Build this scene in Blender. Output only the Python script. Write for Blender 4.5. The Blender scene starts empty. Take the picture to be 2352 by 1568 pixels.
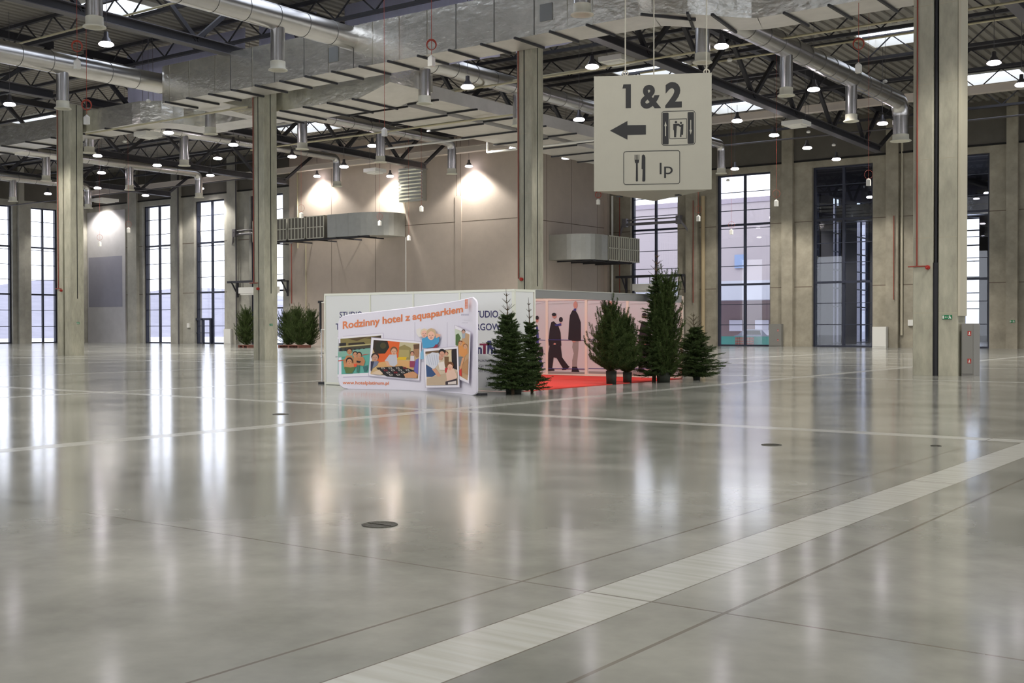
import bpy, bmesh, math, random
from mathutils import Vector, Matrix, Euler
random.seed(7)
SC = bpy.context.scene
COL = SC.collection
# ------------------------------------------------------------------ camera model
F = 2673.0; HC = 1.587
def _mm(A, B): return [[sum(A[i][k]*B[k][j] for k in range(3)) for j in range(3)] for i in range(3)]
_yw, _pt, _rl = 0.63261717, 0.0127649, -0.00181
_cp, _sp = math.cos(_pt), math.sin(_pt); _cr, _sr = math.cos(_rl), math.sin(_rl); _cw, _sw = math.cos(_yw), math.sin(_yw)
M = _mm([[_cr,-_sr,0],[_sr,_cr,0],[0,0,1]], _mm([[1,0,0],[0,_cp,-_sp],[0,_sp,_cp]], [[_cw,0,_sw],[0,1,0],[-_sw,0,_cw]]))
def at(px, py, X=None, Y=None, Z=None):
    """world point seen at a pixel of the photograph, on the plane X=, Y= or Z="""
    c = ((px-1176)/F, (py-784)/F, 1.0)
    m = [sum(M[i][j]*c[i] for i in range(3)) for j in range(3)]
    d = (m[0], m[2], -m[1])
    if X is not None: t = X/d[0]
    elif Y is not None: t = Y/d[1]
    else: t = (Z-HC)/d[2]
    return Vector((d[0]*t, d[1]*t, HC+d[2]*t))
cam_d = bpy.data.cameras.new('camera'); cam = bpy.data.objects.new('camera', cam_d); COL.objects.link(cam)
right = Vector((M[0][0], M[0][2], -M[0][1])); down = Vector((M[1][0], M[1][2], -M[1][1])); fwd = Vector((M[2][0], M[2][2], -M[2][1]))
cam.matrix_world = Matrix(((right.x, -down.x, -fwd.x, 0), (right.y, -down.y, -fwd.y, 0), (right.z, -down.z, -fwd.z, HC), (0, 0, 0, 1)))
cam_d.sensor_width = 36; cam_d.lens = F/2352*36; cam_d.clip_end = 1000
SC.camera = cam
# ------------------------------------------------------------------ materials
def srgb(r, g, b):
    f = lambda c: (c/255/12.92) if c/255 <= .04045 else ((c/255+.055)/1.055)**2.4
    return (f(r), f(g), f(b), 1)
def mat(name, rgb, rough=.6, metal=0, var=.0, scale=3, bump=0, bscale=30, stretch=None, spec=.5, emit=None, estr=0, bdist=.02):
    m = bpy.data.materials.new(name); m.use_nodes = True
    nt = m.node_tree; N = nt.nodes; L = nt.links; b = N['Principled BSDF']
    c = srgb(*rgb)
    b.inputs['Base Color'].default_value = c; b.inputs['Roughness'].default_value = rough; b.inputs['Metallic'].default_value = metal
    b.inputs['Specular IOR Level'].default_value = spec
    if var or bump:
        tc = N.new('ShaderNodeTexCoord'); mp = N.new('ShaderNodeMapping'); L.new(tc.outputs['Object'], mp.inputs[0])
        if stretch: mp.inputs['Scale'].default_value = stretch
    if var:
        n = N.new('ShaderNodeTexNoise'); n.inputs['Scale'].default_value = scale; n.inputs['Detail'].default_value = 5; n.inputs['Roughness'].default_value = .65
        L.new(mp.outputs[0], n.inputs['Vector'])
        cr = N.new('ShaderNodeValToRGB'); L.new(n.outputs['Fac'], cr.inputs[0])
        cr.color_ramp.elements[0].position = .3; cr.color_ramp.elements[1].position = .7
        cr.color_ramp.elements[0].color = tuple(x*(1-var) for x in c[:3])+(1,); cr.color_ramp.elements[1].color = tuple(min(1, x*(1+var)) for x in c[:3])+(1,)
        L.new(cr.outputs[0], b.inputs['Base Color'])
    if bump:
        n2 = N.new('ShaderNodeTexNoise'); n2.inputs['Scale'].default_value = bscale; n2.inputs['Detail'].default_value = 4
        L.new(mp.outputs[0], n2.inputs['Vector'])
        bp = N.new('ShaderNodeBump'); bp.inputs['Strength'].default_value = bump; bp.inputs['Distance'].default_value = bdist
        L.new(n2.outputs['Fac'], bp.inputs['Height']); L.new(bp.outputs[0], b.inputs['Normal'])
    if emit:
        b.inputs['Emission Color'].default_value = srgb(*emit); b.inputs['Emission Strength'].default_value = estr
    return m
CONC = mat('concrete', (168,165,146), .75, var=.24, scale=1.6, bump=.15, bscale=8, stretch=(1.4,1.4,.5))
CONCW = mat('wall_concrete', (152,145,128), .8, var=.26, scale=.7, bump=.15, bscale=5)
CONC_HAZE = mat('hazed_wall_concrete', (164,161,150), .8, var=.2, scale=.7, bump=.15, bscale=5)  # wall concrete greyed to put the window haze into the colour
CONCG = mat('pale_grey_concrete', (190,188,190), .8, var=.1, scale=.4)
CONCD = mat('upper_wall_panel', (92,88,80), .85, var=.12, scale=.6)
TAN = mat('tan_wall_panel', (190,176,162), .8, var=.05, scale=1.2)
SEAM = mat('panel_joint', (105,92,80), .9)
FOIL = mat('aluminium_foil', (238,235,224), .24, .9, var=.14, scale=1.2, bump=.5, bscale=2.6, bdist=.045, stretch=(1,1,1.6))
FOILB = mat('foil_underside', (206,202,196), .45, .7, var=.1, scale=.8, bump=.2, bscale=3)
GALV = mat('spiral_duct_metal', (200,198,196), .27, 1, var=.06, scale=3, bump=.04, bscale=3)
GALVW = mat('sheet_metal', (186,186,178), .45, .55, var=.06, scale=2)
STEEL = mat('dark_painted_steel', (52,51,55), .55, .2)
STEELL = mat('flange_steel', (88,85,88), .5, .2)
DECK = mat('roof_sheet', (140,136,128), .6, .1)
BLACK = mat('black_plastic', (22,22,26), .5)
DARK = mat('dark_bar', (45,45,48), .6)
SLOT = mat('dark_slot', (28,27,26), .9)
WHITE = mat('white_paint', (222,220,212), .5)
CREAM = mat('cream_paint', (206,203,186), .5)
WPANEL = mat('white_system_panel', (222,224,222), .45)
WFRAME = mat('white_system_frame', (226,228,214), .4)
RED = mat('red_paint', (168,42,30), .5)
REDP = mat('red_pipe', (138,58,42), .5)
ORCABLE = mat('orange_cable', (160,62,44), .5)
GREENS = mat('exit_sign_green', (0,120,70), .5)
SIGNM = mat('sign_panel', (160,157,143), .55, var=.02)
SIGNB = mat('sign_print_black', (24,24,24), .6)
WINF = mat('window_frame', (38,42,58), .45)
PVCL = mat('pale_pipe', (190,182,150), .5)
LAV = mat('smoke_curtain_fabric', (226,226,242), .8, var=.06, scale=2, stretch=(3,3,.4))
def _thin():
    nt = LAV.node_tree; t = nt.nodes.new('ShaderNodeBsdfTranslucent'); t.inputs[0].default_value = (.6,.6,.78,1); mx = nt.nodes.new('ShaderNodeMixShader'); mx.inputs[0].default_value = .45
    nt.links.new(nt.nodes['Principled BSDF'].outputs[0], mx.inputs[1]); nt.links.new(t.outputs[0], mx.inputs[2]); nt.links.new(mx.outputs[0], nt.nodes['Material Output'].inputs[0])
_thin()
WOOD = mat('brown_wood', (88,50,38), .7, var=.2, scale=8)
NEEDLE = mat('needles', (54,70,34), .75, var=.45, scale=5, spec=.2)
NEEDLE2 = mat('pine_needles', (62,77,38), .75, var=.4, scale=5, spec=.2)
BARK = mat('bark', (74,58,40), .9, var=.3, scale=20)
CARPET = mat('red_carpet', (205,42,28), .95, var=.05, scale=60)
CABG = mat('grey_enamel', (128,126,120), .5)
SNOW = mat('snow', (206,208,218), .9, var=.03, scale=.2)
HILL = mat('snowy_ground', (134,133,146), .95, var=.12, scale=.25, stretch=(1,1,3))
PINKB = mat('neighbour_facade', (184,174,176), .8)
TEAL = mat('turquoise_barrier', (80,160,150), .6)
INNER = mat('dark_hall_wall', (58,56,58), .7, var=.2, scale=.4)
def glass(name, tint=(1,1,1,1), refl=1.0):
    m = bpy.data.materials.new(name); m.use_nodes = True; nt = m.node_tree; N = nt.nodes; L = nt.links
    N.remove(N['Principled BSDF']); out = N['Material Output']
    t = N.new('ShaderNodeBsdfTransparent'); t.inputs[0].default_value = tint
    g = N.new('ShaderNodeBsdfGlossy'); g.inputs['Roughness'].default_value = .01; g.inputs['Color'].default_value = (refl,)*3+(1,)
    ge = N.new('ShaderNodeNewGeometry'); dt = N.new('ShaderNodeVectorMath'); dt.operation = 'DOT_PRODUCT'; L.new(ge.outputs['Normal'], dt.inputs[0]); L.new(ge.outputs['Incoming'], dt.inputs[1])
    def mth(op, a, b=0.0):
        n = N.new('ShaderNodeMath'); n.operation = op
        for i, x in enumerate((a, b)):
            if isinstance(x, (int, float)): n.inputs[i].default_value = x
            else: L.new(x, n.inputs[i])
        return n.outputs[0]
    fr = mth('ADD', mth('MULTIPLY', mth('POWER', mth('SUBTRACT', 1.0, mth('ABSOLUTE', dt.outputs['Value'])), 5.0), .96), .04)
    mx = N.new('ShaderNodeMixShader'); L.new(fr, mx.inputs[0]); L.new(t.outputs[0], mx.inputs[1]); L.new(g.outputs[0], mx.inputs[2])
    L.new(mx.outputs[0], out.inputs[0]); return m
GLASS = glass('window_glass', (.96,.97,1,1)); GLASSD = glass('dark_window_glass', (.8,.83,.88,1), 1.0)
def skyl():
    m = bpy.data.materials.new('skylight_sheet'); m.use_nodes = True; nt = m.node_tree; N = nt.nodes; L = nt.links
    N.remove(N['Principled BSDF']); out = N['Material Output']
    t = N.new('ShaderNodeBsdfTransparent'); t.inputs[0].default_value = (.8,.84,.9,1)
    g = N.new('ShaderNodeBsdfTranslucent'); g.inputs[0].default_value = (.8,.85,.95,1)
    mx = N.new('ShaderNodeMixShader'); mx.inputs[0].default_value = .35; L.new(t.outputs[0], mx.inputs[1]); L.new(g.outputs[0], mx.inputs[2])
    L.new(mx.outputs[0], out.inputs[0]); return m
SKYL = skyl()
def emis(name, col, s):
    m = bpy.data.materials.new(name); m.use_nodes = True; nt = m.node_tree; N = nt.nodes; L = nt.links
    N.remove(N['Principled BSDF']); e = N.new('ShaderNodeEmission'); e.inputs[0].default_value = col; e.inputs[1].default_value = s
    L.new(e.outputs[0], N['Material Output'].inputs[0]); return m
LAMPE = emis('lamp_glow', (1,.92,1.0,1), 9)
LAMPW = emis('small_lamp_glow', (1,.93,.75,1), 3)
def flat(name, rgb, rough=.6): return mat(name, rgb, rough)
# ------------------------------------------------------------------ mesh builder
class MB:
    def __init__(s): s.v = []; s.f = []; s.m = []; s.sm = []
    def add(s, vs, fs, mi=0, smooth=False):
        o = len(s.v); s.v += [tuple(v) for v in vs]
        for f in fs: s.f.append([o+i for i in f]); s.m.append(mi); s.sm.append(smooth)
        return s
    def box(s, x0, x1, y0, y1, z0, z1, mi=0):
        x0, x1 = min(x0,x1), max(x0,x1); y0, y1 = min(y0,y1), max(y0,y1); z0, z1 = min(z0,z1), max(z0,z1)
        return s.add([(x0,y0,z0),(x1,y0,z0),(x1,y1,z0),(x0,y1,z0),(x0,y0,z1),(x1,y0,z1),(x1,y1,z1),(x0,y1,z1)],
              [(0,3,2,1),(4,5,6,7),(0,1,5,4),(1,2,6,5),(2,3,7,6),(3,0,4,7)], mi)
    def bar(s, p, q, w, h=None, mi=0):
        """rectangular bar from p to q"""
        p, q = Vector(p), Vector(q); h = h or w; d = (q-p).normalized()
        u = d.cross(Vector((0,0,1)));  u = u.normalized() if u.length > 1e-4 else Vector((1,0,0)); n = u.cross(d).normalized()
        vs = [c+u*a*w/2+n*b*h/2 for c in (p,q) for a,b in ((-1,-1),(1,-1),(1,1),(-1,1))]
        return s.add(vs, [(3,2,1,0),(4,5,6,7),(0,1,5,4),(1,2,6,5),(2,3,7,6),(3,0,4,7)], mi)
    def tube(s, path, r, n=12, mi=0, caps=True, smooth=True, ref=None):
        path = [Vector(p) for p in path]; k = len(path); rs = r if isinstance(r, (list,tuple)) else [r]*k
        vs = []; t0 = (path[1]-path[0]).normalized()
        a = ref or (Vector((0,0,1)) if abs(t0.z) < .9 else Vector((1,0,0)))
        u = t0.cross(a).normalized()
        for i, p in enumerate(path):
            t = (path[min(i+1,k-1)]-path[max(i-1,0)]).normalized()
            u = (u-t*u.dot(t)).normalized(); w = t.cross(u)
            for j in range(n):
                an = 2*math.pi*j/n; vs.append(p+(u*math.cos(an)+w*math.sin(an))*rs[i])
        fs = [(i*n+j, i*n+(j+1)%n, (i+1)*n+(j+1)%n, (i+1)*n+j) for i in range(k-1) for j in range(n)]
        s.add(vs, fs, mi, smooth)
        if caps:
            s.add(vs[:n], [tuple(range(n-1,-1,-1))], mi); s.add(vs[-n:], [tuple(range(n))], mi)
        return s
    def lathe(s, prof, c=(0,0,0), n=20, mi=0, smooth=True):
        vs = [(c[0]+r*math.cos(2*math.pi*j/n), c[1]+r*math.sin(2*math.pi*j/n), c[2]+z) for r, z in prof for j in range(n)]
        fs = [(i*n+j, i*n+(j+1)%n, (i+1)*n+(j+1)%n, (i+1)*n+j) for i in range(len(prof)-1) for j in range(n)]
        return s.add(vs, fs, mi, smooth)
    def disc(s, c, r, n=20, mi=0, up=False):
        vs = [(c[0]+r*math.cos(2*math.pi*j/n), c[1]+r*math.sin(2*math.pi*j/n), c[2]) for j in range(n)]
        return s.add(vs, [tuple(range(n)) if up else tuple(range(n-1,-1,-1))], mi)
    def prism(s, poly, z0, z1, mi=0, mbot=None, smooth=False):
        """ccw polygon extruded in z"""
        n = len(poly); vs = [(x,y,z0) for x,y in poly]+[(x,y,z1) for x,y in poly]
        s.add(vs, [(i,(i+1)%n,n+(i+1)%n,n+i) for i in range(n)], mi, smooth)
        s.add(vs, [tuple(range(n,2*n))], mi); s.add(vs, [tuple(range(n-1,-1,-1))], mi if mbot is None else mbot); return s
    def quad(s, a, b, c, d, mi=0): return s.add([a,b,c,d], [(0,1,2,3)], mi)
    def torus(s, c, R, r, ax, n=24, k=6, mi=0, sq=1.0):
        ax = Vector(ax).normalized(); u = ax.orthogonal().normalized(); w = Vector((0,0,1)); u = w.cross(ax).normalized()
        pts = [Vector(c)+u*math.cos(2*math.pi*i/n)*R*sq+w*math.sin(2*math.pi*i/n)*R for i in range(n)]
        vs = []
        for i in range(n):
            rd = (pts[i]-Vector(c)).normalized()
            for j in range(k):
                an = 2*math.pi*j/k; vs.append(pts[i]+rd*math.cos(an)*r+ax*math.sin(an)*r)
        return s.add(vs, [(i*k+j, ((i+1)%n)*k+j, ((i+1)%n)*k+(j+1)%k, i*k+(j+1)%k) for i in range(n) for j in range(k)], mi, True)
    def build(s, name, mats, parent=None):
        me = bpy.data.meshes.new(name); me.from_pydata([tuple(v) for v in s.v], [], s.f)
        for m in (mats if isinstance(mats,(list,tuple)) else [mats]): me.materials.append(m)
        me.polygons.foreach_set('material_index', s.m); me.polygons.foreach_set('use_smooth', s.sm)
        me.update(); o = bpy.data.objects.new(name, me); COL.objects.link(o)
        if parent: attach(o, parent)
        return o
def wloc(o):
    p = o.location.copy()
    while o.parent: o = o.parent; p += o.location
    return p
def attach(o, parent):
    """parent o and shift its mesh so that world coordinates stay"""
    w = wloc(parent); o.parent = parent
    for v in o.data.vertices: v.co -= w
def tag(o, label=None, cat=None, group=None, kind=None):
    if label: o['label'] = label
    if cat: o['category'] = cat
    if group: o['group'] = group
    if kind: o['kind'] = kind
    return o
def thing(name, loc, label, cat, group=None):
    o = bpy.data.objects.new(name, None); COL.objects.link(o); o.location = loc; o.empty_display_size = .2
    return tag(o, label, cat, group)
def struct(name, mb, mats, label=None): return tag(mb.build(name, mats), label, kind='structure')
def copy_tree(o, loc, label, group=None):
    def cp(x, par):
        c = x.copy(); COL.objects.link(c)
        if par: c.parent = par
        for ch in list(x.children): cp(ch, c)
        return c
    c = cp(o, None); c.location = loc; c['label'] = label
    if group: c['group'] = group
    return c
def roofz(y): return 17.3+(85.5-y)*.014
# text as flat polygons ---------------------------------------------------------
def text_bm(body, h=1.0, bold=0.0, spacing=1.0, wide=None):
    """bmesh with the lettering in xy, x from 0, baseline y=0, capital height h; wide = exact width"""
    cu = bpy.data.curves.new('lettering', 'FONT'); cu.body = body; cu.offset = bold; cu.space_character = spacing; cu.resolution_u = 4
    ob = bpy.data.objects.new('lettering', cu); COL.objects.link(ob)
    dg = bpy.context.evaluated_depsgraph_get(); me = bpy.data.meshes.new_from_object(ob.evaluated_get(dg))
    bpy.data.objects.remove(ob); bpy.data.curves.remove(cu)
    bm = bmesh.new(); bm.from_mesh(me); bpy.data.meshes.remove(me)
    x0 = min(v.co.x for v in bm.verts); x1 = max(v.co.x for v in bm.verts)
    sy = h/.73; sx = sy if wide is None else wide/(x1-x0)
    for v in bm.verts: v.co.x = (v.co.x-x0)*sx; v.co.y *= sy; v.co.z = 0
    return bm
def bm_to(mb, bm, fn, mi=0):
    bm.verts.ensure_lookup_table()
    vs = [fn(v.co.x, v.co.y) for v in bm.verts]; bm.verts.index_update()
    mb.add(vs, [tuple(v.index for v in f.verts) for f in bm.faces], mi); bm.free()
def rrect(x0, x1, y0, y1, r, n=5):
    pts = []
    for cx, cy, a in ((x1-r,y1-r,0),(x0+r,y1-r,90),(x0+r,y0+r,180),(x1-r,y0+r,270)):
        for i in range(n+1):
            t = math.radians(a+90*i/n); pts.append((cx+r*math.cos(t), cy+r*math.sin(t)))
    return pts
# ================================================================== SETTING
WA, WB, WC, WD = 72.5, -52.3, 85.5, -108.5     # wall A (Y), tan return (X), wall C (Y), far-left wall (X)
XR, YB = 27.0, -24.0
# ---- floor
def floor_mat():
    m = bpy.data.materials.new('polished_concrete_floor'); m.use_nodes = True; nt = m.node_tree; N = nt.nodes; L = nt.links; b = N['Principled BSDF']
    tc = N.new('ShaderNodeTexCoord'); sp = N.new('ShaderNodeSeparateXYZ'); L.new(tc.outputs['Object'], sp.inputs[0])
    def math_(op, a, bb, clamp=False):
        n = N.new('ShaderNodeMath'); n.operation = op; n.use_clamp = clamp
        for i, x in enumerate((a, bb)):
            if x is None: continue
            if isinstance(x, (int,float)): n.inputs[i].default_value = x
            else: L.new(x, n.inputs[i])
        return n.outputs[0]
    def band(src, c, hw):
        d = math_('ABSOLUTE', math_('SUBTRACT', src, c), None); return math_('LESS_THAN', d, hw)
    def union(lst):
        r = lst[0]
        for x in lst[1:]: r = math_('MAXIMUM', r, x)
        return r
    X, Y = sp.outputs[0], sp.outputs[1]
    strips = union([band(X,-3.53,.215), band(X,-14.15,.21), band(X,-24.9,.16), band(X,-35.6,.2), band(X,-46.2,.2), band(X,7.1,.2), band(X,-56.8,.2),
                    band(Y,17.03,.2), band(Y,34.62,.2), band(Y,45.6,.18), band(Y,56.4,.18), band(Y,67.2,.18)])
    joints = union([band(X,-4.23,.011), band(X,-2.85,.013), band(X,-10.6,.012), band(X,3.2,.012), band(X,-18,.01),
                    band(Y,5.87,.010), band(Y,12.06,.012), band(Y,23.3,.012), band(Y,29.2,.012), band(Y,.2,.01)])
    edges = union([math_('SUBTRACT', band(X,-3.53,.226), band(X,-3.53,.215)), math_('SUBTRACT', band(Y,17.03,.215), band(Y,17.03,.2))])
    n1 = N.new('ShaderNodeTexNoise'); n1.inputs['Scale'].default_value = .35; n1.inputs['Detail'].default_value = 6; n1.inputs['Roughness'].default_value = .62
    n2 = N.new('ShaderNodeTexNoise'); n2.inputs['Scale'].default_value = 1.3; n2.inputs['Detail'].default_value = 7; n2.inputs['Roughness'].default_value = .6
    for n in (n1, n2): L.new(tc.outputs['Object'], n.inputs['Vector'])
    r1 = N.new('ShaderNodeValToRGB'); L.new(n1.outputs['Fac'], r1.inputs[0])
    r1.color_ramp.elements[0].position = .34; r1.color_ramp.elements[0].color = srgb(112,113,107)
    r1.color_ramp.elements[1].position = .66; r1.color_ramp.elements[1].color = srgb(150,150,143)
    mxn = N.new('ShaderNodeMix'); mxn.data_type = 'RGBA'; mxn.blend_type = 'OVERLAY'; mxn.inputs[0].default_value = .4
    L.new(r1.outputs[0], mxn.inputs[6]); L.new(n2.outputs['Fac'], mxn.inputs[7])
    # streaks across the poured strips
    mp = N.new('ShaderNodeMapping'); mp.inputs['Scale'].default_value = (.6, 9, 1); L.new(tc.outputs['Object'], mp.inputs[0])
    n3 = N.new('ShaderNodeTexNoise'); n3.inputs['Scale'].default_value = 1.5; n3.inputs['Detail'].default_value = 3; L.new(mp.outputs[0], n3.inputs['Vector'])
    r3 = N.new('ShaderNodeValToRGB'); L.new(n3.outputs['Fac'], r3.inputs[0])
    r3.color_ramp.elements[0].position = .35; r3.color_ramp.elements[0].color = srgb(156,156,149); r3.color_ramp.elements[1].position = .6; r3.color_ramp.elements[1].color = srgb(166,167,161)
    m1 = N.new('ShaderNodeMix'); m1.data_type = 'RGBA'; L.new(strips, m1.inputs[0]); L.new(mxn.outputs[2], m1.inputs[6]); L.new(r3.outputs[0], m1.inputs[7])
    m2 = N.new('ShaderNodeMix'); m2.data_type = 'RGBA'; L.new(math_('MULTIPLY', math_('MAXIMUM', joints, edges), .75), m2.inputs[0]); L.new(m1.outputs[2], m2.inputs[6]); m2.inputs[7].default_value = srgb(92,86,78)
    L.new(m2.outputs[2], b.inputs['Base Color'])
    # gloss, duller on the strips
    rr = math_('ADD', math_('MULTIPLY', n2.outputs['Fac'], .06), .10)
    L.new(math_('ADD', rr, math_('MULTIPLY', strips, .06)), b.inputs['Roughness'])
    b.inputs['Specular IOR Level'].default_value = .5
    return m
fl = MB(); fl.prism([(WD-1,YB),(XR,YB),(XR,WC+1),(WB-1,WC+1),(WB-1,WA+1),(WD-1,WA+1)], -.3, 0)
struct('floor', fl, floor_mat(), 'polished grey concrete floor with pale poured strips')
# ---- walls with full-height window openings
ZT = 13.7
WINBARS = ((12.3,.05),(10.84,.05),(9.68,.16),(9.4,.05),(7.9,.05),(6.4,.05),(4.92,.16),(3.33,.05),(1.7,.05))
def wall_y(name, Y, x0, x1, ztop, ops, thick=.9, mats=CONCW, label=None, pil=(), joints=(), upper=14.3):
    w = MB(); xs = x0
    for a, c in sorted(ops):
        w.box(xs, a, Y, Y+thick, 0, ztop); w.box(a, c, Y, Y+thick, ZT, ztop); xs = c
    w.box(xs, x1, Y, Y+thick, 0, ztop)
    w.box(x0, x1, Y-.10, Y-.001, upper, ztop, 1); w.box(x0, x1, Y-.16, Y-.001, upper-.12, upper, 2)
    for a, c, d in pil: w.box(a, c, Y-d, Y-.002, 0, ztop)
    for z in joints:
        xs = x0
        for a, c in sorted(ops): w.box(xs, a, Y-.004, Y-.0005, z-.03, z+.03, 3); xs = c
        w.box(xs, x1, Y-.004, Y-.0005, z-.03, z+.03, 3)
    return struct(name, w, [mats, CONCD, SLOT, SEAM], label)
winno = [0]
def window(Y, a, c, label, pane=GLASS, axis='y', depth=.45, muls=(.5,), bars=WINBARS):
    """framed full-height glazing; axis y: plane Y=const between X=a..c, axis x: plane X=const between Y=a..c (behind = -x)"""
    winno[0] += 1
    base = (a, Y+depth, 0) if axis == 'y' else (Y-depth, a, 0)
    o = thing('window_%d' % winno[0], base, label, None); o['kind'] = 'structure'
    def B(mb, u0, u1, d0, d1, z0, z1):
        if axis == 'y': mb.box(u0, u1, Y+d0, Y+d1, z0, z1)
        else: mb.box(Y-d1, Y-d0, u0, u1, z0, z1)
    f = MB()
    B(f, a, a+.16, depth-.15, depth+.15, 0, ZT); B(f, c-.16, c, depth-.15, depth+.15, 0, ZT); B(f, a+.16, c-.16, depth-.15, depth+.15, ZT-.12, ZT); B(f, a+.16, c-.16, depth-.15, depth+.15, 0, .12)
    f.build('window_frame', WINF, o)
    g = MB()
    for q in muls: x = a+(c-a)*q; B(g, x-.09, x+.09, depth-.1, depth+.1, .12, ZT-.12)
    for z, h in bars: B(g, a+.16, c-.16, depth-.08 - (.12 if h > .1 else 0), depth+.06, z-h/2, z+h/2)
    g.build('glazing_bars', WINF, o)
    p = MB(); B(p, a+.1, c-.1, depth+.03, depth+.04, .05, ZT-.05); p.build('pane', pane, o)
    return o
# wall A (left part with windows, then tan cladding)
opsA = [(-99.18,-94.8), (-91.17,-86.75), (-83.25,-78.75)]
wall_y('wall_left', WA, WD-1, -77.9, 18.2, opsA, mats=CONC_HAZE, label='grey concrete wall with tall windows at the far left',
       pil=((-101.2,-99.75,.35), (-94.2,-92.9,.35), (-85.96,-84.75,.35)), joints=(4.9, 9.7))
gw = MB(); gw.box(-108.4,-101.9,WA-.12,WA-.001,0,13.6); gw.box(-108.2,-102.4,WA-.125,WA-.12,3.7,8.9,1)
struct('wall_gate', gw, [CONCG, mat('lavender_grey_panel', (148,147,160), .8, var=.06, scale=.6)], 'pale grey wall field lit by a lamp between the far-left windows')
window(WA, -99.18, -94.8, 'narrow white-lit window left of the one with a door')
window(WA, -91.17, -86.75, 'tall window with a glazed door in its lower left')
window(WA, -83.25, -78.75, 'tall window half hidden behind the second concrete column', bars=WINBARS[:7]+((3.33,.12),(2.4,.06),(1.5,.06)))
ta = MB(); ta.box(-77.9, WB, WA, WA+.9, 0, 18.2)
for x in (-72.6,-67.4,-64.0,-58.6,-58.2): ta.box(x-.02, x+.02, WA-.004, WA-.0005, 0, 17, 1)
ta.box(-77.9, WB, WA-.004, WA-.0005, 9.93, 9.98, 1); ta.box(-58.75, -58.1, WA-.05, WA-.001, 0, 12, 0)
struct('wall_center', ta, [TAN, SEAM], 'tan panelled wall washed by three lamps')
tb = MB(); tb.box(WB-.9, WB-.0001, WA+.9, WC+.9, 0, 18.2); tb.box(WB-.0005, WB+.004, WA, WC, 9.93, 9.98, 1)
for y in (76, 79.6, 83.5): tb.box(WB-.0005, WB+.004, y-.02, y+.02, 0, 17, 1)
tb.box(WB, WB+.35, WC-.9, WC-.55, 0, 16.5, 0)
struct('wall_side', tb, [TAN, SEAM], 'tan return wall running back to the right-hand windows')
opsC = [(-50.23,-45.75), (-42.25,-37.6), (-34.2,-29.5), (-22.96,-21.2+1.6), (-13,-8.4), (-3,1.6), (7,11.6)]
opsC[3] = (-26.0, -21.25)
wall_y('wall_right', WC, WB, XR+1, 18.2, opsC, label='raw concrete wall with tall windows on the right',
       pil=((-44.8,-43.75,.4), (-36.5,-35.6,.4), (-28.4,-27.5,.4), (-20.05,-19.3,.4)), joints=(4.6, 9.6))
window(WC, -50.23, -45.75, 'window above the air curtain beside the tan wall')
window(WC, -42.25, -37.6, 'bright window showing a pinkish building outside')
window(WC, -34.2, -29.5, 'dark window looking into the neighbouring hall', GLASSD)
window(WC, -26.0, -21.25, 'dark window right of the foreground double column', GLASSD)
for a, c in opsC[4:]: window(WC, a, c, 'window of the right wall beyond the picture edge')
# wall D (far left), back wall, right wall
def wall_x(name, X, y0, y1, ops, thick, label):
    w = MB(); ys = y0
    for a, c in sorted(ops):
        w.box(X, X+thick, ys, a, 0, 18.6); w.box(X, X+thick, a, c, ZT, 18.6); ys = c
    w.box(X, X+thick, ys, y1, 0, 18.6)
    if thick < 0:
        w.box(X+.001, X+.1, y0, y1, 14.3, 18.6, 1)
        for a, c in ((64.5,65.1),(60.0,60.8),(69.2,70.0)): w.box(X+.002, X+.4, a, c, 0, 18)
    return struct(name, w, [CONC_HAZE, CONCD], label)
opsD = [(66.05,69.05), (61.0,64.05), (55,59.5), (45,49.5), (35,39.5), (25,29.5), (15,19.5), (5,9.5)]
wall_x('wall_far', WD, YB, WA, opsD, -.9, 'concrete end wall with windows at the left edge')
for i, (a, c) in enumerate(opsD): window(WD, a, c, ('window right of the far-left pilaster behind the double column','window cut by the left picture edge')[i] if i < 2 else 'window of the end wall beyond the left picture edge', axis='x')
opsR = [(y, y+5) for y in range(-18, 82, 10)]
wall_x('wall_near', XR, YB, WC+1, opsR, .9, 'concrete wall on the right, out of the picture')
bk = MB(); xs = WD-1
for x in range(-104, 22, 12): bk.box(xs, x, YB-.9, YB, 0, 19); bk.box(x, x+7, YB-.9, YB, ZT, 19); xs = x+7
bk.box(xs, XR+1, YB-.9, YB, 0, 19)
struct('wall_back', bk, CONCW, 'concrete wall behind the viewer')
# ---- glazed door in window 2
dA = at(449,733,Y=WA+.3); dB = at(485,733,Y=WA+.3)
dr = thing('door_1', (dA.x, WA+.3, 0), 'dark framed glazed double door in the lower left of a tall window', None); dr['kind'] = 'structure'
d = MB(); 
for x in (dA.x, (dA.x+dB.x)/2, dB.x): d.box(x-.09, x+.09, WA+.15, WA+.4, 0, dA.z+.05)
d.box(dA.x, dB.x, WA+.15, WA+.4, dA.z-.1, dA.z+.1); d.box(dA.x, dB.x, WA+.2, WA+.35, 1.0, 1.08); d.build('door_frame', WINF, dr)
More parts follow.
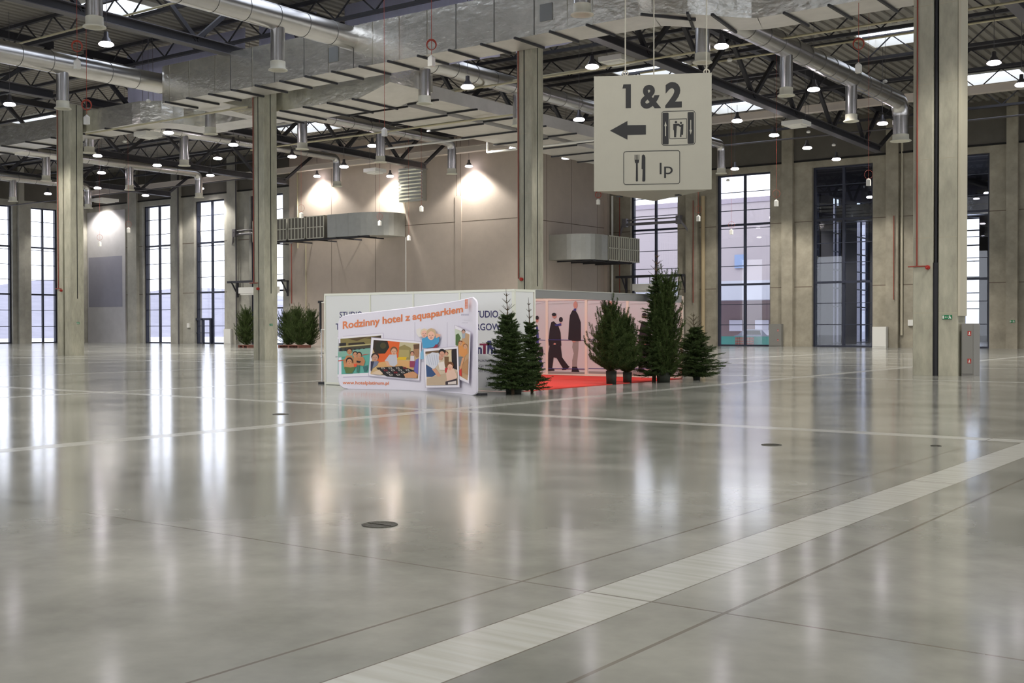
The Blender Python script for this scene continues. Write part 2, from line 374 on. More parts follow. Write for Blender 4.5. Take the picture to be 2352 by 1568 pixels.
# ---- ceiling: corrugated deck with skylight openings
SKY = [(-53.7,-49.4,34.4,37.6), (-37.8,-32.8,61.6,65.4), (-22.6,-17.9,62.0,65.6), (-38.5,-33.6,74.0,78.2), (-21.6,-17.2,75.6,79.4), (-70.5,-65.5,63.0,66.6), (-38,-33,46.4,50), (-22.5,-18,19,23), (-38,-33,14,18), (-5,0,30,34),(-5,0,50,54),(-5,0,10,14),(10,15,30,34),(10,15,50,54),(-85,-80,50,54),(-45.1,-37.4,30,37.5),(-36.3,-28,30,37.5),(-22,-17,5,9),(-5,0,-8,-4)]  # two wide unseen skylights before the foil duct added to brighten the curtains
ce = MB(); per = .55
SKY = [(round(a/per)*per, round(c/per)*per, y0, y1) for a, c, y0, y1 in SKY]
ys = sorted(set([YB-1, WC+1]+[s[2] for s in SKY]+[s[3] for s in SKY]))
per = .55
def deck_row(x0, x1, y0, y1):
    n = max(1, round((x1-x0)/per)); w = (x1-x0)/n; prof = []
    for i in range(n):
        x = x0+i*w; prof += [(x,0), (x+.5*w,0), (x+.58*w,.12), (x+.92*w,.12)]
    prof.append((x1,0)); k = len(prof)
    vs = [(x, y0, roofz(y0)+z) for x, z in prof]+[(x, y1, roofz(y1)+z) for x, z in prof]
    ce.add(vs, [(i, k+i, k+i+1, i+1) for i in range(k-1)])
for y0, y1 in zip(ys[:-1], ys[1:]):
    hol = sorted((s[0], s[1]) for s in SKY if s[2] <= y0+1e-6 and s[3] >= y1-1e-6); x = math.floor((WD-1)/per)*per
    for a, c in hol: deck_row(x, a, y0, y1); x = c
    deck_row(x, math.ceil((XR+1)/per)*per, y0, y1)
ce.box(WD-1, XR+1, YB-1, YB-.9, 19, 19.2)
struct('ceiling', ce, DECK, 'dark corrugated roof deck')
SKL = ['skylight seen through the truss at the upper left', 'skylight just above the hanging direction sign', 'skylight right of the round duct, cut by the foreground column',
       'skylight to the right of the hanging sign', 'skylight at the upper right beyond the foreground column', 'small far skylight right of the second column', 'skylight hidden above the foil duct']
for i, (a, c, y0, y1) in enumerate(SKY):
    o = thing('skylight', ((a+c)/2, (y0+y1)/2, roofz(y0)), SKL[i] if i < len(SKL) else 'unseen skylight in the part of the roof out of the picture', 'skylight', 'roof skylights')
    k = MB(); z0, z1 = roofz(y0)+.02, roofz(y1)+.02
    for p, q in (((a,y0,z0),(c,y0,z0)), ((a,y1,z1),(c,y1,z1)), ((a,y0,z0),(a,y1,z1)), ((c,y0,z0),(c,y1,z1))): k.bar(p, q, .12, .5)
    k.build('curb', WHITE, o)
    k = MB(); k.quad((a,y0,z0+.25),(c,y0,z0+.25),(c,y1,z1+.25),(a,y1,z1+.25)); k.build('glazing', SKYL, o)
# ================================================================== COLUMNS
CY0, CY1 = 37.9, 38.74
def column(x0, x1, slot, label, grooves=True, top=14.05):
    o = thing('concrete_column', ((x0+x1)/2, (CY0+CY1)/2, 0), label, 'column', 'concrete columns of the middle row')
    b = MB()
    halves = [(x0, slot[0]), (slot[1], x1)] if slot else [(x0, x1)]
    for a, c in halves:
        poly = [(a,CY0),(c,CY0),(c,CY1),(a,CY1)]; e = .025
        poly = [(a+e,CY0),(c-e,CY0),(c,CY0+e),(c,CY1-e),(c-e,CY1),(a+e,CY1),(a,CY1-e),(a,CY0+e)]
        b.prism(poly, 0, top)
        if grooves and not slot:
            m = (a+c)/2; b.box(m-.025, m+.025, CY0-.003, CY0-.0005, 0, top, 1)
    m = (CY0+CY1)/2
    if grooves: b.box(x1+.0005, x1+.003, m-.025, m+.025, 3.2, top, 1)
    for z in (2.0, 4.4, 6.9, 9.3, 11.8):
        for a, c in halves: b.box(a+.03, c-.03, CY0-.002, CY0-.0004, z-.015, z+.015, 2)
    b.build('shaft', [CONC, SLOT, mat('cast_line_%d' % int(x0*-10), (172,166,144), .8)], o)
    if slot:
        k = MB(); k.box(slot[0]+.001, slot[1]-.001, CY0+.25, CY1-.05, 0, top); k.build('joint_strip', SLOT, o)
    return o
def xat(px, py=600): return at(px, py, Y=CY0).x
cR = column(xat(2096.5), -10.36, (xat(2142.5), xat(2155)), 'foreground double concrete column on the right with a black drainpipe in its slot', top=14.05)
k = MB(); k.tube([(xat(2148), CY0+.09, 0), (xat(2148), CY0+.09, 3.6)], .105, 12); k.build('drainpipe', BLACK, cR)
k = MB(); k.tube([(xat(2148), CY0+.11, 3.6), (xat(2148), CY0+.11, 14)], .06, 10); k.build('upper_drainpipe', BLACK, cR)
k = MB(); k.box(-10.359, -10.28, CY0-.02, CY1-.1, 1.9, 14, 0); k.build('lit_side_plate', mat('lit_side_tone', (188,182,160), .6), cR)  # pale plate puts the lit tone of the column side into its colour
cC = column(xat(1188), xat(1221), None, 'concrete column in the middle rising behind the white booth')
cM = column(xat(581), xat(607), None, 'concrete column left of the white booth, in front of the fir trees')
cL = column(xat(131), xat(162), (xat(144), xat(147.5)), 'double concrete column at the left with a dark slot')
def pipe_on(col, x, z0, side=None, px=None):
    k = MB(); k.tube([(x, CY0-.05, 14), (x, CY0-.05, z0)], .025, 8)
    if side: k.tube([(x-.28*side, CY0-.05, z0), (x+.28*side, CY0-.05, z0)], .022, 8)
    k.build('red_sprinkler_pipe', REDP, col)
pipe_on(cR, xat(2107), at(2107,612,Y=CY0).z, 1); pipe_on(cC, xat(1192,400), at(1192,640,Y=CY0).z); pipe_on(cM, xat(583,300), at(583,650,Y=CY0).z, 1); pipe_on(cL, xat(134,400), at(134,663,Y=CY0).z, 1)
def alarm(px, py, label):
    p = at(px, py, Y=CY0-.03); o = MB()
    o.tube([(p.x, CY0-.001, p.z), (p.x, CY0-.09, p.z)], .07, 14); o.tube([(p.x, CY0-.09, p.z), (p.x, CY0-.13, p.z)], [.05,.03], 12)
    tag(o.build('alarm_bell', RED), label, 'alarm', 'red alarm bells on the columns')
alarm(2131, 614, 'red alarm bell on the foreground double column'); alarm(1198, 641, 'red alarm bell on the middle column above the booth corner')
alarm(593, 663, 'red alarm bell on the column in front of the fir trees'); alarm(141, 667, 'red alarm bell on the left double column')
# ================================================================== ROOF STEEL
def truss(x, y0, y1, label, yb1=None):
    o = thing('roof_truss', (x, (y0+y1)/2, 14), label, 'truss', 'dark roof trusses')
    zb = lambda y: 13.55+(85.5-y)*.015; zt = lambda y: roofz(y)-.75
    yb1 = yb1 or y1
    k = MB(); k.bar((x,y0,zb(y0)+.2),(x,yb1,zb(yb1)+.2), .12, .4); k.build('bottom_chord', STEEL, o)
    k = MB(); k.bar((x,y0,zb(y0)),(x,yb1,zb(yb1)), .5, .04); k.bar((x,y0,zb(y0)+.42),(x,yb1,zb(yb1)+.42), .5, .04); k.build('chord_flange', STEELL, o)
    k = MB(); k.bar((x,y0,zt(y0)),(x,y1,zt(y1)), .35, .4); k.build('top_chord', STEEL, o)
    k = MB(); n = max(2, round((yb1-y0)/6.2)); st = (yb1-y0)/n
    for i in range(n):
        a, m, c = y0+i*st, y0+(i+.5)*st, y0+(i+1)*st
        k.bar((x,a,zt(a)),(x,m,zb(m)+.3), .2); k.bar((x,m,zb(m)+.3),(x,c,zt(c)), .2)
    if yb1 < y1-1: k.bar((x,yb1-.2,zb(yb1)+.3),(x,y1,zt(y1)), .2)
    k.build('web', STEEL, o); return o
truss(-27.3, 39.3, 85.3, 'roof truss running back from the middle column to the right-hand wall', 80.4)
truss(-42.9, 39.3, 72.3, 'roof truss running back from the second column to the tan wall', 68)
truss(-42.9, 8, 37.2, 'roof truss in front of the foil duct at the upper left')
truss(-58.9, 39.3, 72.3, 'roof truss running back from the left double column', 69)
truss(-58.9, 12, 37.2, 'roof truss in front of the left double column')
truss(-74.5, 30, 72.3, 'roof truss seen left of the second column', 69)
truss(-90.2, 30, 72.3, 'leftmost roof truss above the far windows', 69)
truss(-11.2, 39.3, 85.3, 'roof truss behind the foreground double column', 81)
JY = [6,12,18,24,29.5,35,41,46.6,52.2,57.8,63.5,69.2,74.9,80.6]
JL = ['overhead near the viewer','overhead in front of the round ducts','crossing the upper left corner','crossing above the upper left round duct','just in front of the long foil duct','directly above the long foil duct',
      'first behind the long foil duct','second behind the long foil duct','third behind the long foil duct','fourth behind the long foil duct','crossing the skylight above the sign','just before the pale beam','first behind the pale beam','last before the right-hand wall']
for y, l in zip(JY, JL):
    zt = roofz(y)-.1; x0, x1 = (WD+.2, XR-.2) if y < WA-1 else (WB+.1, XR-.2)
    o = thing('roof_joist', ((x0+x1)/2, y, zt-1), 'dark lattice roof joist '+l, 'joist', 'lattice roof joists')
    k = MB(); k.bar((x0,y,zt-.08),(x1,y,zt-.08), .2, .16); k.build('top_chord', STEEL, o)
    k = MB(); k.bar((x0,y,zt-1.25),(x1,y,zt-1.25), .22, .16); k.build('bottom_chord', STEEL, o)
    k = MB(); n = int((x1-x0)/2.6); st = (x1-x0)/n
    for i in range(n):
        a = x0+i*st; k.bar((a,y,zt-.1),(a+st/2,y,zt-1.2), .06); k.bar((a+st/2,y,zt-1.2),(a+st,y,zt-.1), .06)
    k.build('web', STEEL, o)
zl_ = at(1900,253,Y=71.2).z; zh_ = at(1900,239,Y=71.2).z
bm_ = MB(); bm_.box(WD+.3, XR-.2, 71.2, 71.75, zl_, zh_); bm_.box(WD+.3, XR-.2, 71.1, 71.85, zh_, zh_+.06)
tag(bm_.build('roof_beam', mat('pale_beam', (196,186,176), .6)), 'long pale boxed beam crossing the roof before the far wall', 'beam')
# smoke curtains
def curtain(x0, x1, y, z0, label):
    k = MB(); n = int((x1-x0)/.18); rnd = random.Random(int(x0*7)); vs = []
    for i in range(n+1):
        x = x0+(x1-x0)*i/n; dy = .05*math.sin(x*2.1)+.04*math.sin(x*5.3+1)+rnd.uniform(-.012,.012)
        vs += [(x, y+dy*1.5, z0), (x, y+dy, (z0+roofz(y))/2), (x, y+dy*.3, roofz(y)-.1)]
    k.add(vs, [(i*3+j, i*3+j+1, i*3+j+4, i*3+j+3) for i in range(n) for j in (0,1)], 0, True)
    o = k.build('smoke_curtain', LAV); md = o.modifiers.new('thickness', 'SOLIDIFY'); md.thickness = .01
    tag(o, label, 'curtain', 'smoke curtains under the roof')
curtain(-59.5, -49.0, 42.5, 13.9, 'pale grey smoke curtain above the left round duct'); curtain(-47.9, -43.6, 42.5, 13.9, 'short pale smoke curtain left of the truss end')
curtain(-41.6, -31.9, 42.5, 13.9, 'lavender grey smoke curtain above the middle of the foil duct'); curtain(-30.9, -27.8, 42.5, 13.9, 'narrow smoke curtain at the top edge right of the gap')
# ================================================================== DUCTS
def loft_rect(mb, path, mi=0, mbot=1):
    """rectangular duct swept through stations (near (x,y), far (x,y), z0, z1)"""
    k = len(path); vs = []
    for a, b, z0, z1 in path: vs += [(a[0],a[1],z0),(b[0],b[1],z0),(b[0],b[1],z1),(a[0],a[1],z1)]
    for i in range(k-1):
        o = i*4
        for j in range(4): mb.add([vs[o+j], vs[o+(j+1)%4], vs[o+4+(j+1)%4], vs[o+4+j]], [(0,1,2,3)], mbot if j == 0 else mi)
    mb.add(vs[:4], [(3,2,1,0)], mi); mb.add(vs[-4:], [(0,1,2,3)], mi)
def sbend(x0, x1, ya0, yb0, ya1, yb1, z0, z1, n=14):
    st = []
    for i in range(n+1):
        t = i/n; s = t*t*(3-2*t); x = x0+(x1-x0)*t; sl = (ya1-ya0)*6*t*(1-t)/(x1-x0); w = (yb0-ya0)*.5
        cy = (ya0+yb0)/2+((ya1+yb1)-(ya0+yb0))/2*s; nrm = Vector((-sl,1)).normalized()
        st.append(((x-nrm.x*w, cy-nrm.y*w), (x+nrm.x*w, cy+nrm.y*w), z0, z1))
    return st
main = thing('foil_duct', (-33, 37, 12.6), 'huge foil-wrapped rectangular air duct crossing the hall in front of the columns', 'air duct')
ZB, ZT2 = 12.6, 14.4
NF, NB = 36.1, 37.8
k = MB()
loft_rect(k, [((-48.0,NF+.3),(-48.0,NB),ZB,ZT2), ((-47.85,NF+.08),(-47.85,NB),ZB,ZT2), ((-47.6,NF),(-47.6,NB),ZB,ZT2), ((-21.2,NF),(-21.2,NB),ZB,ZT2)]+sbend(-20.9, -17.6, NF, NB, 38.85, 40.6, ZB, ZT2)+[((26.5,38.85),(26.5,40.6),ZB,ZT2)])
FS = k
k = MB()
loft_rect(k, [((WD+.5,38.85),(WD+.5,40.7),ZB,13.78), ((-54.0,38.85),(-54.0,40.7),ZB,13.78)]+[((-54.0+2.3*math.sin(t), 38.85+2.3*(1-math.cos(t))), (-54.0+.6*math.sin(t), 40.7+.8*(1-math.cos(t))), ZB, 13.78) for t in (.26,.52,.79,1.05,1.3,1.57)]+[((-51.7,43.5),(-53.4,43.5),ZB,13.78)])
loft_rect(k, [((-53.0,41.6),(-53.0,43.4),ZB+.01,13.7), ((-45.5,41.6),(-45.5,43.4),ZB+.01,13.7)])
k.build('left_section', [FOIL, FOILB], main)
k = MB(); loft_rect(k, [((-47.9,NF+.9),(-47.9,43.4),ZB+.02,13.7), ((-45.4,NF+.9),(-45.4,43.4),ZB+.02,13.7)])
k.build('corner_section', [FOIL, FOILB], main)
# seams, hatches and support rails
x = -47.2
rs = random.Random(3)
while x < -21.5:
    FS.box(x-.02, x+.02, NF-.012, NF-.001, ZB, ZT2, rs.choice((2,2,2,3))); x += rs.choice((1.1,1.5,1.5,1.9))
FS.build('front_section', [FOIL, FOILB, mat('foil_tape', (225,222,210), .2, 1), mat('duct_joint', (96,94,90), .5, .5)], main)
for px, py in ((767,125), (1255,28)):
    p = at(px, py, Y=NF); k = MB(); k.box(p.x-.28, p.x+.28, NF-.03, NF-.001, p.z-.32, p.z+.32); k.build('inspection_hatch', mat('hatch_grey', (120,122,120), .6, .3), main)
x = -47.2
while x < 25:
    if -21.5 < x < -17.4: x += 1.6; continue
    y0, y1 = (NF-.25, NB+.02) if x < -20 else (38.6, 40.85)
    k = MB(); k.box(x-.04, x+.04, y0, y1, ZB-.09, ZB-.005)
    k.build('support_rail', DARK, main); x += 1.62
for a, b in (((-20.6,35.8),(-19.4,37.6)), ((-19.2,36.6),(-20.0,38.6)), ((-18.6,37.3),(-19.0,40.1))):
    k = MB(); k.bar((a[0],a[1],ZB-.05),(b[0],b[1],ZB-.05), .09); k.build('support_rail', DARK, main)
x = WD+3
while x < -54:
    k = MB(); k.box(x-.04, x+.04, 38.6, 40.95, ZB-.09, ZB-.005); k.build('support_rail', DARK, main); x += 2.6
# second, lower foil duct behind the columns
sec = thing('foil_duct', (-42, 40, 12.0), 'lower foil duct tapering to a sloped end behind the second column', 'air duct')
k = MB(); loft_rect(k, [((-46.2,39.0),(-46.2,41.4),12.5,13.4), ((-44.6,38.95),(-44.6,41.6),12.05,13.4), ((-37.2,38.95),(-37.2,41.6),12.05,13.4), ((-35.3,38.95),(-35.3,41.9),12.55,13.4)])
k.build('duct_body', [FOIL, FOILB], sec)
for x in (-43.8,-42.2,-40.6,-39,-37.4):
    k = MB(); k.box(x-.04, x+.04, 38.7, 41.8, 11.96, 12.04); k.build('support_rail', DARK, sec)
# branch ducts running to the tan wall
def branch(x0, x1, y0, y1, z0, z1, label):
    o = thing('branch_duct', ((x0+x1)/2, (y0+y1)/2, z0), label, 'air duct', 'flat branch ducts')
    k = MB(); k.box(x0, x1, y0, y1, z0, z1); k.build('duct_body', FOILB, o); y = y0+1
    while y < y1:
        k = MB(); k.box(x0-.2, x1+.2, y-.04, y+.04, z0-.09, z0-.004); k.build('support_rail', DARK, o); y += 3.1
branch(-43.0+.5, -38.9, 43, 70.8, 12.65, 13.3, 'flat wide branch duct with crossbars seen between the middle columns')
branch(-38.5, -36.9, 43, 61, 12.75, 13.4, 'narrow branch duct beside the wide one')
# round spiral ducts with drops
def round_duct(name_label, x, y0, y1, z, r, drops, elbow=None, zb=11.8, dr=.285, r1=None):
    """spiral duct along Y from radius r down to r1, stepping at its drops; elbow = Y where it turns down"""
    o = thing('round_duct', (x, (y0+y1)/2, z), name_label, 'air duct', 'round spiral ducts')
    r1 = r1 or r; ye = elbow or y1; stops = [d+1.0 for d in sorted(drops) if y0 < d+1.0 < ye-3]; n = len(stops)
    rad = lambda y: r+(r1-r)*(sum(1 for q in stops if y > q)/n if n else 0)
    path = [(x,y0,z)]; rs = [r]
    for q in stops:
        path += [(x,q-.25,z),(x,q+.25,z)]; rs += [rad(q-.3), rad(q+.3)]
    if elbow:
        R = r1*1.7
        for t in (0,.2,.4,.6,.8,1,1.2,1.4,1.5708): path.append((x, elbow-R+R*math.sin(t), z-R+R*math.cos(t))); rs.append(r1)
    else: path.append((x,y1,z)); rs.append(r1)
    k = MB(); k.tube(path, rs, 22); y = y0+1.2
    while y < (elbow-2 if elbow else y1-.3):
        if all(abs(y-q) > .35 for q in stops): k.torus((x,y,z), rad(y)+.004, .014, (0,1,0), 22, 4, 1)
        y += 1.55
    k.build('spiral_pipe', [GALV, bpy.data.materials.get('duct_seam') or mat('duct_seam', (110,108,105), .4, .8)], o)
    for y in list(drops)+([elbow] if elbow else []):
        e = y == elbow; q = max(dr, r1*.92) if e else dr; zt = z-r1*1.65 if e else z-rad(y)*.6
        k = MB(); k.tube([(x,y,zt),(x,y,zb+.35)], q, 18)
        for zz in (zb+.42, zb+1.2): k.torus((x,y,zz), q+.003, .012, (0,0,1), 18, 4)
        dp = k.build('drop_pipe', GALV, o)
        k = MB(); k.lathe([(q*1.04,.36),(q*1.05,.1),(q*1.34,.04),(q*1.36,0),(q*1.0,0),(q*.95,.06),(q*.4,.09),(0.01,.09)], (x,y,zb), 22); k.build('diffuser', CREAM, dp)
    return o
DZ = 13.9
round_duct('round duct at the top, running in front of the foil duct at centre left', -35.0, 12, 36.15, DZ, .5, [23.7, 32.0, 15.5])
round_duct('round duct at the upper left ending at the foil duct', -49.2, 8, 39.5, DZ, .5, [13.5, 21.5, 31.6])
round_duct('round duct stub overhead in front of the right foil duct', -20.8, 16, 36.5, DZ, .5, [23.8, 32.3])
round_duct('large round duct right of the sign, with three long drops', -20.8, 40.5, 63.6, DZ+.1, .52, [40.9, 49.0, 57.1], 64.8, r1=.46)
round_duct('round duct passing behind the middle column and the sign', -35.2, 40.5, 70, DZ, .5, [41.2, 48.6, 56.6, 64.6], 72.0, zb=11.9, r1=.28)
round_duct('round duct behind the second column ending in front of the louvred panel', -49.4, 40.5, 60, DZ, .42, [40.4, 47.0, 53.6], 60.6, r1=.28)
round_duct('round duct just right of the left double column', -60.4, 39.5, 60, DZ, .4, [40.5, 47.3, 54.2], 60.9, r1=.25)
round_duct('round duct with a bright bend above the two far-left windows', -74.3, 36, 59, DZ-.2, .36, [46.4, 53.2], 59.6, r1=.3)
round_duct('leftmost round duct bending down beside the double column', -88.5, 36, 58.5, DZ-.2, .34, [45.5, 52.3], 59.2, r1=.28)
# wall mounted sheet metal ducts
o = thing('wall_duct', (-71, 70.9, 9), 'sheet metal wall duct with grilles on the tan wall, left of the middle column', 'air duct', 'wall ducts with grilles')
k = MB(); Yf, z0, z1 = 69.4, 9.05, 10.95
xr = -64.1; cx, cy, R = xr-2.6, Yf+2.2, 2.2
poly = [(-70.0,Yf),(cx,Yf)]+[(cx+2.6*math.sin(t), cy-R*math.cos(t)) for t in [i*math.pi/2/8 for i in range(1,9)]]+[(xr,WA-.01),(xr-2.1,WA-.01),(xr-2.1,Yf+2.1),(-70.0,Yf+2.1)]
k.prism(poly, z0, z1, 0)
for x in (-69.0,-67.6): k.box(x-.025, x+.025, Yf-.02, Yf, z0, z1)
k.build('duct_elbow', GALVW, o)
GRM = mat('grille_dark', (112,107,98), .7); 
def grille_y(o, x0, x1, Yf, z0, z1, dep):
    g = MB(); g.box(x0, x1, Yf+.02, Yf+dep, z0, z1, 1)
    for x in (x0, x1-.07): g.box(x, x+.07, Yf-.03, Yf+.02, z0, z1)
    for z in (z0, (z0+z1)/2-.03, z1-.07): g.box(x0, x1, Yf-.03, Yf+.02, z, z+.07)
    n = 5
    for i in range(1, n): x = x0+(x1-x0)*i/n; g.box(x-.05, x+.05, Yf-.02, Yf+.02, z0, z1)
    g.build('grille', [CREAM, GRM], o)
for i in range(4): grille_y(o, -70.35-2.25*(i+1)+.1, -70.35-2.25*i-.04, Yf, z0, z1, 2.0)
k = MB(); k.box(-79.4, -65.5, Yf+.2, Yf+.35, z0-.14, z0-.01); 
for x in (-78,-75,-72,-69,-66.5): k.box(x-.05, x+.05, Yf, WA-.02, z0-.12, z0-.005)
k.build('wall_bracket', STEEL, o)
o = thing('wall_duct', (-50, 80, 6.9), 'sheet metal wall duct with a slatted grille beside the right-hand windows', 'air duct', 'wall ducts with grilles')
k = MB(); Xf, z0, z1 = -48.6, 6.85, 8.85; ys = 76.3
poly = [(WB+.01,ys),(Xf-2.0,ys)]+[(Xf-2.0+2.0*math.sin(t), ys+2.0-2.0*math.cos(t)) for t in [i*math.pi/2/8 for i in range(1,9)]]+[(Xf,79.2),(Xf-2.2,79.2),(Xf-2.2,ys+2.2),(WB+.01,ys+2.2)]
k.prism(poly, z0, z1, 0); k.build('duct_elbow', GALVW, o)
for i in range(3):
    y0, y1 = 79.3+1.65*i, 79.3+1.65*(i+1)-.08; g = MB(); g.box(Xf-2.1, Xf-.02, y0, y1, z0, z1, 1)
    for z in (z0, (z0+z1)/2-.03, z1-.07): g.box(Xf-.02, Xf+.03, y0, y1, z, z+.07)
    for j in range(6): y = y0+(y1-y0-.06)*j/5; g.box(Xf-.02, Xf+.03, y, y+.06, z0, z1)
    g.build('grille', [CREAM, mat('grille_pale_back', (120,116,106), .7) if not i else bpy.data.materials['grille_pale_back']], o)
k = MB()
k.box(Xf-.5, Xf-.35, 77.2, 83.4, z0-.14, z0-.01)
for y in (77.5,79.5,81.3,83.2): k.box(WB+.02, Xf-.1, y-.05, y+.05, z0-.12, z0-.005)
k.build('wall_bracket', STEEL, o)
# louvred panel on the tan wall
o = thing('louvre_panel', (-63, WA, 11.8), 'ribbed metal louvre box high on the tan wall between two lamps', 'vent')
k = MB(); k.box(-64.35, -61.75, WA-.5, WA-.01, 11.85, 14.6); k.build('louvre_box', GALVW, o)
k = MB()
for i in range(9): z = 12.0+i*.29; k.add([(-64.3,WA-.52,z),(-61.8,WA-.52,z),(-61.8,WA-.62,z+.12),(-64.3,WA-.62,z+.12)], [(0,1,2,3)]); k.box(-64.3,-61.8,WA-.62,WA-.5,z+.12,z+.14)
k.build('louvre_blades', mat('louvre_blade', (190,190,180), .4, .8), o)
# ================================================================== LAMPS
LAMP_POINTS = [
 (244,102,'high-bay lamp below the fat drop pipe at the upper left'), (22,240,'high-bay lamp at the left picture edge above the foil duct'),
 (387,305,'high-bay lamp under the curved foil duct, left of the second column'), (574,277,'high-bay lamp touching the left side of the second column'),
 (536,333,'high-bay lamp just left of the second column, above the others there'), (500,364,'high-bay lamp left of the second column, lower of the pair'),
 (671,360,'high-bay lamp right of the second column beneath a foil drop'), (855,335,'high-bay lamp left of the drop pipe above the wall duct'),
 (962,276,'high-bay lamp in the middle, below a drop pipe at the lower foil duct'), (1074,200,'high-bay lamp below the foil duct, left of the middle column'),
 (1360,154,'high-bay lamp above the top left corner of the hanging sign'), (1330,275,'high-bay lamp at the left edge of the hanging sign'),
 (1096,312,'high-bay lamp under the flat branch duct'), (1180,340,'high-bay lamp at the left side of the middle column'),
 (1300,363,'high-bay lamp right of the middle column, low beside the sign'), (790,383,'high-bay lamp beside the bent drop pipe before the tan wall'),
 (483,403,'high-bay lamp above the window with the glazed door'), (361,380,'high-bay lamp above the far-left windows, between two drops'),
 (224,358,'high-bay lamp right of the left double column, uppermost there'), (233,397,'high-bay lamp right of the left double column, middle one'),
 (224,432,'high-bay lamp right of the left double column, beside the white heater'), (110,445,'high-bay lamp left of the double column above the end windows'),
 (334,449,'high-bay lamp just above the narrow window'), (1657,107,'high-bay lamp under the foil duct bend, right of the sign'),
 (1869,206,'high-bay lamp under the large round duct'), (1693,278,'high-bay lamp hanging in front of the skylight right of the sign'),
 (1778,311,'high-bay lamp above the bright right-hand window'), (1854,340,'high-bay lamp above the gap between two right-hand windows'),
 (1921,366,'high-bay lamp above the dark window'), (2027,284,'high-bay lamp left of the foreground column'),
 (1688,388,'high-bay lamp beside the short drop above the bright window'), (2283,145,'high-bay lamp right of the foreground column'), (2346,195,'high-bay lamp cut by the right picture edge')]
LZ = 13.2
HOUS = mat('lamp_housing', (96,94,98), .4, .6); 
def lamp_light(p, power):
    l = bpy.data.lights.new('lamp_light', 'SPOT'); l.energy = power; l.spot_size = math.radians(128); l.spot_blend = .35; l.shadow_soft_size = .34; l.color = (1,.955,.89)
    q = bpy.data.objects.new('lamp_light', l); COL.objects.link(q); q.location = (p.x, p.y, p.z-.06); return q
LP = 1100
def make_lamp(p, label, lit=True):
    o = thing('high_bay_lamp', p, label, 'lamp', 'high-bay lamps')
    k = MB(); k.lathe([(.06,.52),(.09,.5),(.1,.3),(.14,.26),(.23,.1),(.25,.08),(.22,.07)], p, 20); k.build('housing', HOUS, o)
    k = MB(); k.lathe([(.24,.08),(.3,.02),(.3,-.02),(.24,-.06),(.14,-.075),(.01,-.08)], p, 20); k.build('lamp_glass', LAMPE, o)
    k = MB(); k.tube([(p.x,p.y,p.z+.6),(p.x,p.y,roofz(p.y)-.05)], .012, 6); k.build('hanger', STEELL, o)
    return o
lamp0 = None
def lamp_at(p, label, lit=True):
    global lamp0
    if lamp0 is None: lamp0 = make_lamp(p, label); o = lamp0
    else: o = copy_tree(lamp0, p, label)
    if lit: l = lamp_light(p, LP); l.parent = o; l.location = (0,0,-.06)
    return o
LOW = {(1074,200): 12.5, (1330,275): 12.5, (790,383): 12.4}
for px, py, l in LAMP_POINTS: lamp_at(at(px, py, Z=LOW.get((px, py), LZ)), l)
# the three wall washers and two at the far left, close to the wall
for px, py, l, yy in ((1077,382,'high-bay lamp washing the tan wall beside the middle column',71.85), (896,405,'high-bay lamp washing the tan wall left of the louvred box',71.85), (728,405,'high-bay lamp washing the tan wall above the wall duct grilles',71.85),
                      (461,433,'small lamp glowing beside the shiny duct bend at the far left',70.9), (216,461,'small lamp beside the white heater lighting the grey wall field',71.0)):
    lamp_at(at(px, py, Y=yy), l)
    if yy > 71.5: bpy.data.lights[-1].energy = LP*1.3
ADDED_LAMPS = [(-6,12),(-6,24),(-6,34),(6,12),(6,26),(6,44),(6,54),(-6,50),(-6,62),(-6,74),(-17,12),(-17,25),(-28,12),(-28,25),(16,20),(16,44),(16,60),(-40,14),(-52,14),(-64,18),(-64,30),(-78,24),(-78,36),(-92,30),(-92,44),(-17,0),(-5,0),(6,0),(-30,0)]  # unseen lamps added to light the hall around and behind the camera
for x, y in ADDED_LAMPS: lamp_at(Vector((x, y, LZ)), 'unseen high-bay lamp added overhead as fill, outside the picture')
# ================================================================== HANGING THINGS
def outlet(px, yring, ybox, z, label, boxpx=None, ring=True, rr=.2):
    """red cable with a coil and a socket box hung from the roof; z = height of the coil (or box)"""
    p = at(px, yring if ring else ybox, Z=z); d = (p-Vector((0,0,HC))); d.z = 0; d.normalize()
    o = thing('hanging_outlet', p, label, 'power outlet', 'hanging socket boxes on red cables')
    top = roofz(p.y)-.3
    bz = at(px, ybox, X=p.x).z if ring else z
    k = MB(); k.tube([p+Vector((0,0,top-p.z)), p+Vector((0,0,.3)), p+Vector((0,0,bz-p.z+.2))], .009 if z > 9.5 else .006, 6); k.build('red_cable', ORCABLE, o)
    if ring:
        k = MB()
        for i in range(3 if z > 9.5 else 1): k.torus(p+d*(.05*i-.05), rr-.012*i, .013 if z > 9.5 else .008, d, 26, 5, 0, .92)
        k.build('cable_coil', ORCABLE, o)
    k = MB(); k.box(p.x-.09, p.x+.09, p.y-.08, p.y+.08, bz-.17, bz+.1); k.add([(p.x-.09,p.y-.08,bz+.1),(p.x+.09,p.y-.08,bz+.1),(p.x+.09,p.y+.08,bz+.1),(p.x-.09,p.y+.08,bz+.1),(p.x,p.y,bz+.2)], [(0,1,4),(1,2,4),(2,3,4),(3,0,4)])
    k.build('socket_box', WHITE, o)
outlet(177,106,147,11.2,'red cable coil with white box at the upper left, before the round duct', rr=.19)
outlet(199,241,275,9.8,'red cable coil hanging beside the left double column', rr=.19)
outlet(991,103,140,10.5,'red cable coil with white box in front of the long foil duct', rr=.17)
outlet(883,300,303,9.6,'white socket box on red cable above the second drop pipe in the middle', ring=False)
outlet(1972,101,156,11.2,'red cable coil with white box right of the large round duct', rr=.2)
outlet(1374,447,463,9.7,'red cable coil below the left corner of the hanging sign', rr=.2)
